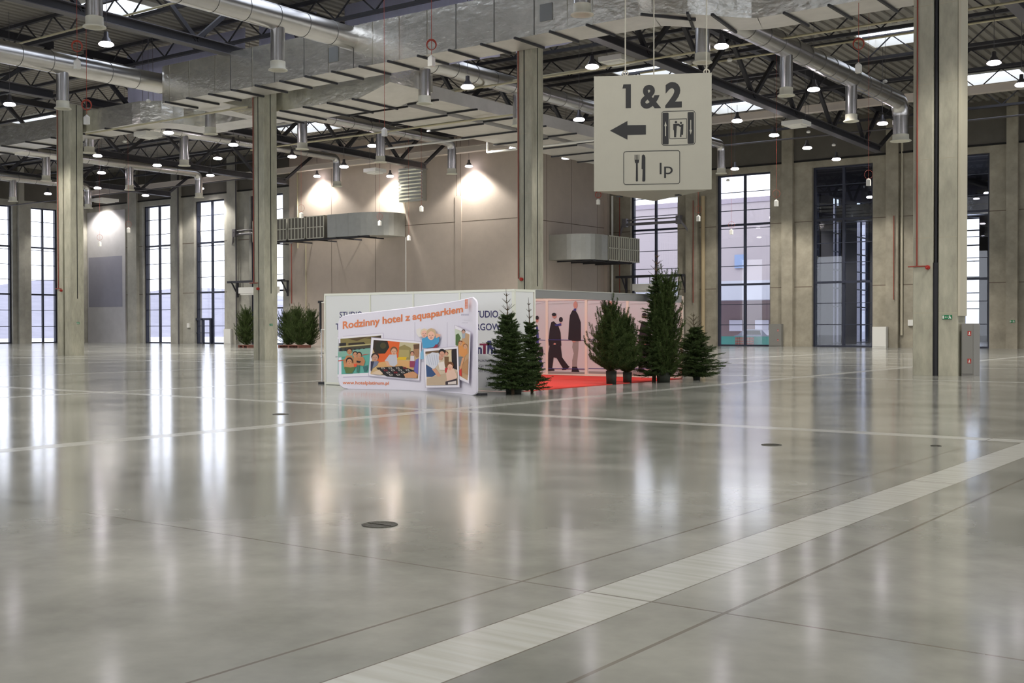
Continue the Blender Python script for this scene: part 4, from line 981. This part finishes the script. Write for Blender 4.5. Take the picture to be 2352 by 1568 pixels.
# pool photo
bpoly([(312,742),(900,695),(905,720),(905,1250),(312,1275)], (200,192,212)); bpoly([(312,748),(895,702),(895,1240),(312,1262)], (236,232,240)); bpoly([(318,775),(872,728),(872,1200),(314,1230)], (96,172,158))
bpoly([(320,775),(872,728),(872,860),(320,900)], (132,120,72)); bpoly([(440,770),(700,745),(560,800)], (88,70,44)); bpoly([(640,760),(872,735),(872,790)], (92,74,48)); bpoly([(872,728),(872,745),(740,760)], (44,30,36))
bpoly([(322,830),(420,822),(420,860),(322,866)], (40,36,34)); bpoly([(450,830),(650,812),(680,850),(450,868)], (50,40,30)); bpoly([(322,890),(760,850),(760,885),(322,935)], (66,62,50)); bpoly([(320,868),(760,832),(760,846),(320,884)], (190,180,130))
for a in range(340, 740, 60): bpoly([(a,895),(a+26,893),(a+26,930),(a,934)], (36,44,48))
bpoly([(320,1050),(430,1035),(430,1042),(320,1062)], (206,80,60)); bpoly([(600,985),(740,955),(740,962),(600,994)], (206,80,60)); bpoly([(320,940),(760,890),(760,960),(320,1010)], (130,176,160))
bpoly([(430,985),(500,985),(520,1060),(520,1170),(400,1160),(385,1060)], (190,130,84)); head(466,935,38,(196,138,96),(50,34,26))
bpoly([(515,1010),(575,1000),(590,1110),(530,1120)], (196,136,92)); head(540,972,34,(208,150,110),(40,28,26)); bpoly([(570,1010),(640,1000),(670,1060),(650,1120),(580,1110)], (188,128,88)); head(592,978,32,(204,146,108),(44,30,28))
bpoly([(415,1090),(520,1085),(540,1150),(500,1215),(420,1215),(400,1150)], (96,116,64)); bpoly([(400,1090),(545,1085),(560,1125),(480,1140),(400,1130)], (202,140,96)); head(466,1062,42,(208,150,108),(46,32,30)); bpoly([(520,1095),(565,1090),(560,1130),(530,1135)], (230,84,50))
bpoly([(560,1050),(620,1060),(600,1080),(560,1075)], (30,28,34)); bpoly([(640,1130),(710,1110),(690,1190),(660,1200)], (60,110,110)); bpoly([(560,1120),(600,1110),(590,1210),(560,1200)], (70,120,104))
# table game photo
bpoly([(750,752),(1400,804),(1378,1316),(712,1250)], (196,188,206)); bpoly([(755,760),(1394,810),(1372,1306),(720,1242)], (238,234,242)); bpoly([(782,785),(1375,832),(1355,1282),(740,1225)], (206,176,128))
bpoly([(1100,815),(1375,835),(1372,960),(1100,900)], (196,186,150)); bpoly([(1100,880),(1180,848),(1265,890),(1255,1040),(1095,1040)], (150,136,86)); bpoly([(1110,910),(1240,915),(1235,1010),(1105,1005)], (176,160,104)); bpoly([(1095,1005),(1210,1005),(1200,1045),(1090,1040)], (228,186,40))
bpoly([(930,796),(1118,812),(1100,1010),(1010,1060),(830,1090),(820,960)], (226,98,40)); bpoly([(782,785),(960,800),(985,880),(930,960),(800,965),(772,900)], (50,34,24)); bpoly(ell(885,880,80,74), (40,40,26)); bpoly(ell(905,860,40,40), (74,66,36))
bpoly([(820,1080),(1090,1040),(1260,1060),(1300,1150),(860,1150)], (218,168,110))
bpoly([(985,975),(1080,970),(1090,1090),(1050,1130),(985,1110),(925,1055)], (196,196,206)); head(1045,930,46,(218,168,138),(120,82,52)); bpoly([(925,1050),(970,1060),(1000,1125),(960,1120)], (222,172,140))
bpoly([(750,1060),(850,1060),(830,1110),(770,1150),(745,1200)], (120,128,150)); head(802,1010,48,(196,150,126),(60,42,34)); bpoly([(745,1060),(790,1060),(760,1180),(742,1180)], (52,50,72))
bpoly([(1300,850),(1374,838),(1370,1000),(1335,1010),(1300,960)], (168,124,92)); bpoly([(1300,845),(1375,836),(1373,900),(1310,905)], (104,76,56)); bpoly([(1330,1040),(1368,1020),(1360,1230),(1300,1180),(1320,1100)], (112,104,176))
bpoly([(1262,990),(1310,990),(1315,1060),(1260,1060)], (220,214,220)); bpoly([(1252,1055),(1322,1055),(1312,1140),(1252,1135)], (150,60,90)); head(1285,960,26,(206,150,126),(80,50,36))
bpoly([(818,1142),(1150,1122),(1316,1180),(1180,1275),(960,1255),(880,1215)], (28,26,28)); 
for i in range(4):
    for j in range(4):
        x = 880+i*96+j*34; y = 1142+j*28-i*1; bpoly([(x,y),(x+40,y-3),(x+54,y+14),(x+14,y+18)], ((222,214,206),(176,40,44))[(i*3+j)%4 == 1]); bpoly([(x+9,y+3),(x+36,y),(x+44,y+11),(x+17,y+14)], (34,30,32))
bpoly([(750,1215),(860,1165),(910,1215),(880,1238)], (222,196,166)); bpoly([(1180,1225),(1300,1190),(1360,1230),(1345,1275),(1200,1270)], (206,150,110))
# mother and child cut-out
bpoly([(1415,770),(1500,740),(1640,750),(1645,800),(1600,870),(1480,890),(1430,890)], (78,160,206)); bpoly([(1600,840),(1630,850),(1610,890),(1560,890)], (150,50,70)); bpoly([(1345,650),(1400,630),(1420,740),(1380,750),(1345,700)], (232,226,220))
bpoly([(1590,700),(1660,715),(1655,740),(1600,765)], (230,178,150)); head(1450,702,50,(236,186,166),(226,208,180)); head(1540,722,60,(240,190,168),(206,176,140), .8); bpoly([(1400,950),(1445,890),(1450,1030),(1400,1035)], (132,184,214))
# photo at the right edge
bpoly([(1845,592),(2058,682),(2036,1352),(1900,1290)], (196,188,206)); bpoly([(1852,600),(2052,690),(2032,1342),(1905,1284)], (238,234,242)); bpoly([(1850,640),(2042,715),(2022,1310),(1900,1240)], (196,160,122)); bpoly([(1850,640),(1960,690),(1930,830),(1860,860)], (206,214,196))
bpoly([(1862,720),(1900,700),(1930,760),(1890,860),(1860,850)], (84,112,62)); bpoly([(1940,680),(1990,690),(1985,760),(1950,770)], (168,176,186)); head(1965,680,24,(206,160,140),(50,36,40)); bpoly([(1900,850),(1960,800),(2010,850),(2020,960),(1960,1020),(1905,960)], (222,150,84)); head(1925,830,30,(212,160,120),(120,66,34)); head(1990,870,30,(216,166,130),(150,100,60))
bpoly([(1905,1000),(1960,1000),(1950,1130),(1905,1120)], (116,120,124)); bpoly([(1950,1020),(1985,1010),(1940,1160),(1920,1150)], (218,160,120)); bpoly([(1912,1180),(1942,1150),(1945,1255),(1910,1230)], (216,60,56)); bpoly([(1950,1100),(2030,1020),(2026,1230),(1950,1200)], (186,140,96))
# boy on the bed photo
bpoly([(1445,900),(1898,866),(1920,1396),(1468,1402)], (196,188,206)); bpoly([(1450,905),(1893,872),(1915,1390),(1475,1396)], (240,236,244)); bpoly([(1470,935),(1880,898),(1895,1360),(1490,1370)], (212,194,168))
bpoly([(1470,935),(1880,898),(1880,925),(1470,965)], (110,84,60)); bpoly([(1808,905),(1880,898),(1887,1170),(1820,1150)], (36,28,34)); bpoly([(1740,920),(1812,912),(1816,1100),(1750,1090)], (222,202,164))
bpoly([(1478,1100),(1560,1150),(1610,1230),(1560,1260),(1486,1260)], (56,84,128)); bpoly([(1476,990),(1560,945),(1650,955),(1655,1080),(1580,1165),(1476,1090)], (216,218,228))
for i in range(5): bpoly([(1490+i*32,975),(1494+i*32,975),(1530+i*26,1110),(1526+i*26,1110)], (160,166,190))
head(1690,965,44,(214,160,136),(30,24,28), .9); bpoly([(1650,990),(1700,1020),(1690,1050),(1650,1040)], (206,152,128)); bpoly([(1722,1000),(1780,1000),(1775,1150),(1730,1140)], (120,88,56)); head(1750,962,24,(216,160,132),(86,54,40)); bpoly([(1640,1080),(1720,1060),(1740,1170),(1660,1170)], (236,224,214))
bpoly([(1490,1290),(1640,1230),(1895,1190),(1897,1360),(1490,1370)], (196,174,148)); bpoly([(1560,1160),(1610,1150),(1680,1250),(1640,1260)], (214,160,130)); bpoly([(1740,1170),(1850,1150),(1890,1260),(1840,1330),(1760,1320)], (232,196,176)); bpoly([(1730,1150),(1770,1140),(1760,1200),(1735,1210)], (196,50,54)); head(1800,1130,44,(236,184,156),(120,78,46), .9)
bpoly([(1740,1320),(1890,1280),(1893,1358),(1740,1362)], (60,48,56)); bpoly([(1770,1330),(1880,1310),(1882,1352),(1770,1356)], (226,214,206))
# logo bars
for y in range(268, 386, 15): bpoly([(2000,y),(2034,y-2),(2032,y+9),(1999,y+10)], (222,118,66))
bpoly([(1998,268),(2003,268),(2002,386),(1997,386)], (222,118,66)); bpoly([(2031,264),(2035,264),(2033,384),(2029,384)], (222,118,66))
for x in range(1950, 2050, 13): bpoly([(x,452),(x+8,449),(x+8,472),(x,475)], (172,168,190))
for x in range(1962, 2040, 9): bpoly([(x,562),(x+6,561),(x+6,570),(x,571)], (196,192,208))
bpr.build('photo_print', BM_, bn)
bt = MB()
def btext(body, x0, x1, base, cap, bold):
    """text along a curved baseline; base(x), cap(x) in crop coordinates"""
    bm = text_bm(body, 1.0, bold, 1, 1.0)
    for v in bm.verts:
        x = x0+(x1-x0)*v.co.x; y = base(x)-cap(x)*v.co.y; v.co.x = 720+x/5.6; v.co.y = 640+y/5.6
    bmesh.ops.triangulate(bm, faces=bm.faces[:]); bprint(bt, bm, .008, 0)
base = lambda x: 642-(x-380)*.118-((x-380)/1550)**2*25-max(0,(x-1500))*.02
btext('Rodzinny hotel z aquaparkiem', 378, 1926, base, lambda x: 96-(x-380)*.006, .028)
bt.build('headline', mat('orange_print', (226,132,84), .6), bn); bt = MB()
btext('www.hotelplatinum.pl', 376, 972, lambda x: 1354+(x-376)*.012, lambda x: 42, .02)
bt.build('web_address', bpy.data.materials['orange_print'], bn)
# garment-like stand left of the booth
gs = thing('display_stand', (-23.25, 23.0, 0), 'slim chrome stand with black upper post beside the left end of the booth wall', 'stand')
a = at(736,693,Y=23.0); zt_ = a.z; x = a.x; zm = at(737,757,Y=23.0).z
k = MB(); k.tube([(x,23.0,zm-.05),(x,23.0,zt_)], .032, 10); k.box(x-.05,x+.05,22.95,23.05,zt_-.04,zt_+.03); k.build('black_post', BLACK, gs)
k = MB(); k.tube([(x+.05,23.0,0.03),(x+.03,23.0,zm)], .016, 8); k.lathe([(.03,-.03),(.035,0),(.03,.03)], (x+.04,23.0,at(738,819,Y=23.0).z), 10); k.build('chrome_post', GALV, gs)
k = MB()
for z in (zt_-.02, zm): k.tube([(x+.03,23.0,z),(x+.75,23.0,z)], .018, 8)
k.build('crossbar', WHITE, gs)
k = MB(); k.box(x+.0, x+.7, 22.9, 23.1, 0, .06); k.build('foot', BLACK, gs)
rk = thing('garment_rack', (-55, 52, 0), 'faint grey tubular rack far behind the booth wall', 'rack')
a = at(745,740,Y=50); b = at(757,740,Y=50); k = MB(); z1 = a.z; z2 = at(745,768,Y=50).z
for z in (z1, z2): k.tube([(a.x,50,z),(b.x+1,50,z)], .03, 8)
k.tube([(a.x,50,0),(a.x,50,z1)], .03, 8); k.tube([(b.x+1,50,0),(b.x+1,50,z1)], .03, 8); k.box(a.x-.2,a.x+.2,49.8,50.2,0,.04); k.build('frame', CABG, rk)
# ================================================================== TREES
def conifer(base, h, hw, label, seed, kind='spruce', lean=(0,0), leader=.18, dens=1.0, low=.06, pallet=None, group=None, fat=.5, mat_=None):
    """base point, height, half width (m); needles are modelled one by one on branches and twigs"""
    r = random.Random(seed); o = thing('fir_tree' if kind == 'spruce' else 'pine_tree', base, label, 'tree', group)
    bx, by, bz_ = base; top = Vector((bx+lean[0], by+lean[1], bz_+h)); bot = Vector(base)
    axis = lambda t: bot.lerp(top, t)
    tr = MB(); tr.tube([axis(t) for t in (0,.25,.5,.75,.9,1)], [.035*h/2.2,.03*h/2.2,.022*h/2.2,.013,.007,.003], 8)
    V = []; Fc = []
    def needle(p, d, L, w):
        s = d.cross(Vector((r.uniform(-1,1), r.uniform(-1,1), r.uniform(-1,1))))
        if s.length < 1e-5: return
        s = s.normalized()*w; n = len(V); V.extend((p-s, p+s, p+d*L)); Fc.append((n,n+1,n+2))
    def shoot(p, d, L, nl, step, w, dn):
        """a shoot covered in needles"""
        n = max(2, int(L/step))
        for i in range(n):
            q = p+d*(L*i/n)
            for _ in range(dn):
                v = Vector((r.gauss(0,1), r.gauss(0,1), r.gauss(0,1))); v -= d*v.dot(d)*.8
                if v.length < .05: continue
                needle(q, (v.normalized()*.8+d*.65).normalized(), nl*r.uniform(.7,1.15), w)
    sc = h/2.2
    if kind == 'spruce': nl, w, step, dn = .034, .0062, .017, 4
    else: nl, w, step, dn = .062, .0058, .019, 4
    nw = int(26*dens*max(1, sc**.5))
    tmax = 1-leader*.8
    for i in range(nw):
        t = low+(tmax-low)*i/(nw-1); 
        prof = ((1-t)/(1-low))**.9*(1 if t > .15 else .85+.15*t/.15)*(1 if t < .5 else max(.6, 1-(t-.5)*.9))
        if kind == 'pine': prof = (1-t)**fat*(.72 if t < .12 else 1)
        prof = max(prof, .10)
        nb = 8 if t < .7 else 6
        for j in range(nb):
            az = 2*math.pi*(j+r.random()*.7)/nb+i*.9; L = hw*prof*r.choice((.5,.7,.85,.95,1.05,1.3))*r.uniform(.85,1.1)
            up = -.12+.5*t+r.uniform(-.12,.16) if kind == 'spruce' else .35+.5*t+r.uniform(-.15,.2)
            d = Vector((math.cos(az), math.sin(az), up)).normalized(); p0 = axis(t+r.uniform(-.01,.01)); pts = []
            for q in range(5):
                u = q/4; pts.append(p0+d*L*u+Vector((0,0,(.10 if kind == 'spruce' else .16)*L*u*u)))
            tr.tube(pts, [.009*sc*(1-u*.8) for u in (0,.25,.5,.75,1)], 4, 0, False)
            for q in range(4):
                a, b = pts[q], pts[q+1]; dd = (b-a).normalized()
                if q > 0 or kind == 'spruce': shoot(a, dd, (b-a).length, nl, step*1.3, w, dn)
                m = 3 if kind == 'spruce' else 2
                for sgn_ in (-1, 1):
                    for z in range(m):
                        if q == 0 and r.random() < .5: continue
                        c = a.lerp(b, (z+.5)/m); side = dd.cross(Vector((0,0,1))).normalized()*sgn_
                        td = (dd*.75+side*r.uniform(.5,.95)+Vector((0,0,r.uniform(-.25,.2) if kind == 'spruce' else r.uniform(.2,.9)))).normalized()
                        shoot(c, td, (.08+L*.40)*(1-.16*q)*r.uniform(.5,1.1), nl, step*1.25, w, dn)
            if kind == 'pine': shoot(pts[-1], Vector((d.x*.3, d.y*.3, 1)).normalized(), r.choice((.12,.2,.34))*sc*r.uniform(.8,1.2), nl, step*.8, w, dn+1)
    # leader and its little whorls
    for q in range(4 if kind == 'spruce' else 2):
        t = 1-leader*(.82-.2*q) if kind == 'spruce' else 1-leader*(.75-.33*q)
        for j in range(6 if kind == 'spruce' else 5):
            az = 2*math.pi*j/5+q*.6+r.random()*.5; d = Vector((math.cos(az), math.sin(az), .75+.25*r.random())).normalized(); L = hw*(.46-.09*q)*r.uniform(.6,1.15) if kind == 'spruce' else hw*.28*(1-.22*q)*r.uniform(.7,1.1); p0 = axis(t)
            tr.tube([p0, p0+d*L], [.006*sc,.003], 4, 0, False); shoot(p0, d, L, nl*.7, step*1.6 if kind == 'spruce' else step, w*.8, dn-2 if kind == 'spruce' else dn)
    a = axis(1-leader*1.05); shoot(a, (top-a).normalized(), (top-a).length*.96, nl*.6, step*1.5, w*.8, 2 if kind == 'spruce' else 4)
    tr.build('trunk', BARK, o)
    fo = MB(); fo.v = [tuple(v) for v in V]; fo.f = [list(f) for f in Fc]; fo.m = [0]*len(Fc); fo.sm = [False]*len(Fc)
    fo.build('needles', mat_ or (NEEDLE if kind == 'spruce' else NEEDLE2), o)
    return o
def ftree(bpx, bpy_, tpx, tpy, wpx, label, seed, kind='spruce', shift=0, **kw):
    p = at(bpx, bpy_, Z=0); t = at(tpx, tpy, Y=p.y); dep = (p-Vector((0,0,HC))).dot(fwd)
    return conifer(tuple(p), t.z, wpx*dep/F, label, seed, kind, lean=(t.x-p.x, 0), **kw)
ftree(1178,905,1162,662,62,'fir tree with a bare leaning tip in front of the booth corner', 11, leader=.34, group='fir trees beside the booth')
ftree(1222,901,1214,683,36,'slimmer fir with a bare tip just behind the one at the booth corner', 12, leader=.36, group='fir trees beside the booth', dens=.85)
PAL2 = BARK
ftree(1404,882,1400,700,58,'bushy pine at the edge of the red carpet, leftmost of the right-hand trees', 21, 'pine', leader=.10, low=.15, fat=.55, group='fir trees beside the booth')
ftree(1441,879,1433,727,42,'smaller pine just right of the bushy carpet pine', 22, 'pine', leader=.12, low=.15, fat=.5, group='fir trees beside the booth')
ftree(1502,877,1510,574,52,'tallest fir with a thin bare tip before the right end of the booth', 23, leader=.26, group='fir trees beside the booth', dens=1.0)
ftree(1530,878,1532,633,40,'tall narrow pine with candle-like shoots beside the tallest fir', 24, 'pine', leader=.10, fat=.38, low=.04, group='fir trees beside the booth', dens=1.15)
ftree(1600,872,1592,716,60,'rightmost fir standing clear of the booth', 25, leader=.32, group='fir trees beside the booth')
# stand cloth around the stems of the pines (dark pots)
POT = mat('dark_pot', (40,44,34), .8)
for bpx, bpy_, r_, hgt, l in ((1404,882,.15,.36,'dark pot of the bushy pine'),(1441,879,.13,.3,'dark pot of the smaller pine'),(1524,878,.2,.3,'dark pot under the two tall trees'),(1600,872,.11,.2,'dark pot of the rightmost fir'),(1180,903,.2,.12,'low dark stand under the firs at the booth corner')):
    p = at(bpx, bpy_, Z=0); k = MB(); k.lathe([(.01,.0),(r_*.9,0),(r_,hgt),(r_*.92,hgt),(.01,hgt-.05)], (p.x,p.y,0), 20); tag(k.build('plant_pot', POT), l, 'pot', 'tree pots')
for bpx, bpy_, tpx, tpy, wpx, l, sd in ((566,796,566,712,30,'small pine left of the second column with a brown plank base', 31),(664,796,658,722,36,'dark bushy pine just right of the second column', 32),(690,797,680,712,34,'pine between the two others right of the second column', 33),(712,796,716,716,26,'pine nearest the booth among the far trees', 34)):
    ftree(bpx, bpy_, tpx, tpy, wpx, l, sd, 'pine', leader=.1, fat=.4, low=.04, group='far pines before the tan wall', dens=.9)
for x0, x1, py, l in ((549,588,798,'brown plank pallet under the small pine left of the second column'),(641,718,798,'brown plank pallet under the far pines right of the second column')):
    a = at(x0, py, Z=0); b = at(x1, py, Z=0); o = thing('pallet', ((a+b)/2), l, 'pallet'); k = MB()
    for i in range(4): k.box(a.x, b.x, a.y-.1+i*.35, a.y+.12+i*.35, .16, .2)
    k.build('deck_boards', WOOD, o); k = MB()
    for t in (0,.5,1): x = a.x+(b.x-a.x-.15)*t; k.box(x, x+.15, a.y-.1, a.y+1.17, 0, .16)
    k.build('bearers', WOOD, o)
# ================================================================== OUTDOORS
sn = MB(); sn.box(-420, 200, WC+1, 400, -.6, -.32); sn.box(-420, WD-1, -60, WC+1, -.6, -.32); sn.box(WD-1, WB-1, WA+1, WC+1, -.6, -.32)
tag(sn.build('snow_field', SNOW), 'snowy ground outside the windows', kind='structure')
hl = MB(); rnd = random.Random(5); n = 40; vs = []
for i in range(n+1):
    x = -420+(330)*i/n; h = 9+2.0*math.sin(i*.5)+rnd.uniform(-.5,.5)
    vs += [(x,150,-.3),(x,175,h*.55),(x,230,h+3)]
hl.add(vs, [(i*3+j,(i+1)*3+j,(i+1)*3+j+1,i*3+j+1) for i in range(n) for j in (0,1)], 0, True)
vs = []
for i in range(n+1):
    y = -60+290*i/n; h = 9+2.0*math.sin(i*.6+1); vs += [(-190,y,-.3),(-215,y,h*.55),(-270,y,h+3)]
hl.add(vs, [(i*3+j,i*3+j+1,(i+1)*3+j+1,(i+1)*3+j) for i in range(n) for j in (0,1)], 0, True)
tag(hl.build('snowy_hillside', HILL), 'pale hillside behind the far-left windows', kind='structure')
nb = thing('neighbouring_building', (-60, 112, 0), 'pinkish building with a white canopy seen through the right-hand windows', 'building')
k = MB(); k.box(-110, -44.6, 110, 128, -.3, 14.2); k.build('facade', PINKB, nb)
k = MB(); k.box(-110, -44.6, 109.9, 110, 14.2, 14.7); k.build('parapet', mat('parapet', (170,160,170), .7), nb)
k = MB(); k.box(-110, -44.5, 106.5, 109.9, 4.2, 6.1); k.build('canopy', SNOW, nb)
k = MB(); k.box(-110, -44.6, 109.7, 109.95, -.3, 4.2); k.build('ground_floor', mat('shop_front', (150,128,128), .7), nb)
a = at(1688,585,Y=109.9); b = at(1711,615,Y=109.9)
k = MB(); k.box(a.x, b.x, 109.8, 109.95, b.z, a.z); k.build('window', mat('blue_pane', (150,170,205), .3), nb)
a = at(1676,735,Y=109.6); b = at(1705,760,Y=109.6); k = MB(); k.box(a.x, b.x, 109.5, 109.69, b.z, a.z); a = at(1735,735,Y=109.6); b = at(1766,760,Y=109.6); k.box(a.x, b.x, 109.5, 109.69, b.z, a.z); k.build('shop_window', mat('bright_pane', (228,226,238), .3), nb)
tb_ = MB(); a = at(1640,772,Y=94); b = at(1775,796,Y=94); tb_.box(a.x-6, b.x, 94, 94.15, -.3, a.z); tag(tb_.build('barrier', TEAL), 'turquoise barrier outside the bright window', 'barrier')
bp_ = thing('brick_stack', at(1712,796,Y=93.2), 'stack of reddish bricks before the turquoise barrier', 'bricks')
k = MB(); a = at(1690,778,Y=93.4); b = at(1730,796,Y=93.4); rr_ = random.Random(2)
for i in range(7):
    for j in range(4): w_ = (b.x-a.x)/7; k.box(a.x+i*w_+.02, a.x+(i+1)*w_-.02, 93.2, 93.6, -.3+j*.24, -.3+j*.24+.2)
k.build('bricks', mat('brick_red', (150,104,96), .9, var=.2, scale=4), bp_)
cr_ = thing('parked_car', at(1735,780,Y=101), 'grey car parked outside behind the turquoise barrier', 'car')
p = at(1742,780,Y=101); k = MB(); body = [(-2.1,.0),(2.1,.0),(2.1,.55),(1.9,.7),(1.2,.75),(.7,1.25),(-1.0,1.3),(-1.7,.8),(-2.1,.7)]
n_ = len(body); vs = [(p.x+x, 100.2, z) for x, z in body]+[(p.x+x, 101.9, z) for x, z in body]
k.add(vs, [(i,(i+1)%n_,n_+(i+1)%n_,n_+i) for i in range(n_)]); k.add(vs, [tuple(range(n_-1,-1,-1)), tuple(range(n_,2*n_))]); k.build('body', mat('car_grey', (150,150,166), .3, .3), cr_)
k = MB(); k.add([(p.x-.9,100.19,.8),(p.x+.6,100.19,.8),(p.x+.5,100.19,1.18),(p.x-.85,100.19,1.2)], [(0,1,2,3)]); k.build('side_window', BLACK, cr_)
for x in (-1.3,1.3):
    for y in (100.25,101.85): k = MB(); k.tube([(p.x+x,y-.12,0.0),(p.x+x,y+.12,0.0)], .32, 16); k.build('wheel', BLACK, cr_)
# ---- neighbouring dark hall behind the dark windows
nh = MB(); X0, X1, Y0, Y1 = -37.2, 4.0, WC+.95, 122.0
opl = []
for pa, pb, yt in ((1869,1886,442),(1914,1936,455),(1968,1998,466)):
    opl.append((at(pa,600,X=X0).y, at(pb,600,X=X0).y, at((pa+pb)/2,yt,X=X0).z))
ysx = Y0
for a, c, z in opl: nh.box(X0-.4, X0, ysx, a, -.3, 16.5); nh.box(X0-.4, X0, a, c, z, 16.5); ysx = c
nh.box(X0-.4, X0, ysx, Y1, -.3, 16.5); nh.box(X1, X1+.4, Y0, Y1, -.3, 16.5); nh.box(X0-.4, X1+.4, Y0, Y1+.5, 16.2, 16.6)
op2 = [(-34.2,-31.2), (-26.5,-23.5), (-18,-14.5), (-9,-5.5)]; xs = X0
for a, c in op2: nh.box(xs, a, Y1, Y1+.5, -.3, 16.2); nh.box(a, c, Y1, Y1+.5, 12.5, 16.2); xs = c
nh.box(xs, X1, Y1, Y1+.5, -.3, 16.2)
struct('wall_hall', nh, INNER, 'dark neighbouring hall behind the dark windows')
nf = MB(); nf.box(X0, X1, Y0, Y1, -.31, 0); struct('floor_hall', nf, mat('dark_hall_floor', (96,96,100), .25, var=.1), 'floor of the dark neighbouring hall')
for i, (a, c) in enumerate(op2):
    winno[0] += 1; o = thing('window_%d' % winno[0], (a, Y1, 0), 'pale window at the far side of the neighbouring hall', None); o['kind'] = 'structure'
    k = MB()
    for z in (.1,1.7,3.3,4.9,6.5,8.1,9.7,11.2,12.4): k.box(a, c, Y1+.1, Y1+.25, z-.06, z+.06)
    for x in (a+.06,(a+c)/2,c-.06): k.box(x-.06, x+.06, Y1+.1, Y1+.25, 0, 12.5)
    k.build('window_frame', WINF, o); k = MB(); k.box(a, c, Y1+.16, Y1+.17, 0, 12.5); k.build('pane', GLASS, o)
for a, c, zt9 in opl:
    winno[0] += 1; o = thing('window_%d' % winno[0], (X0, a, 0), 'pale tall window in the side of the neighbouring hall', None); o['kind'] = 'structure'
    k = MB(); z = .1
    while z < zt9: k.box(X0-.3, X0-.15, a, c, z-.05, z+.05); z += 1.6
    for y in (a+.05, (a+c)/2, c-.05): k.box(X0-.3, X0-.15, y-.05, y+.05, 0, zt9)
    k.build('window_frame', WINF, o); k = MB(); k.box(X0-.24, X0-.23, a, c, 0, zt9); k.build('pane', mat('frosted_glass', (150,150,190), .3) if False else GLASSD, o)
hp = MB()
for x in (-24.5,-20): hp.box(x, x+.9, 104, 104.9, 0, 16.2)
tag(hp.build('wall_piers', INNER), 'two concrete piers inside the dark neighbouring hall', kind='structure')
hd = MB(); hd.box(X0+.2, X1-.2, 98, 99.6, 10.6, 12.0); tag(hd.build('foil_duct', FOIL), 'foil duct inside the neighbouring hall seen through the dark window', 'air duct')
for x, y, z in ((-33,95,12.2),(-31,104,11.6),(-30,95,12.8),(-24,96,12.0),(-23,101,11.2)):
    o = copy_tree(lamp0, Vector((x,y,z)), 'lamp of the neighbouring hall seen through a dark window', 'lamps of the neighbouring hall'); 
    l = lamp_light(Vector((x,y,z)), 700); l.parent = o; l.location = (0,0,-.06)
# ================================================================== WORLD
w = bpy.data.worlds.new('overcast_sky'); SC.world = w; w.use_nodes = True
bg = w.node_tree.nodes['Background']; bg.inputs[0].default_value = (.90,.93,1.0,1); bg.inputs[1].default_value = 1.7
vs_ = SC.view_settings; vs_.view_transform = 'Standard'; vs_.look = 'None'; vs_.exposure = .85; vs_.gamma = 1; vs_.use_curve_mapping = False
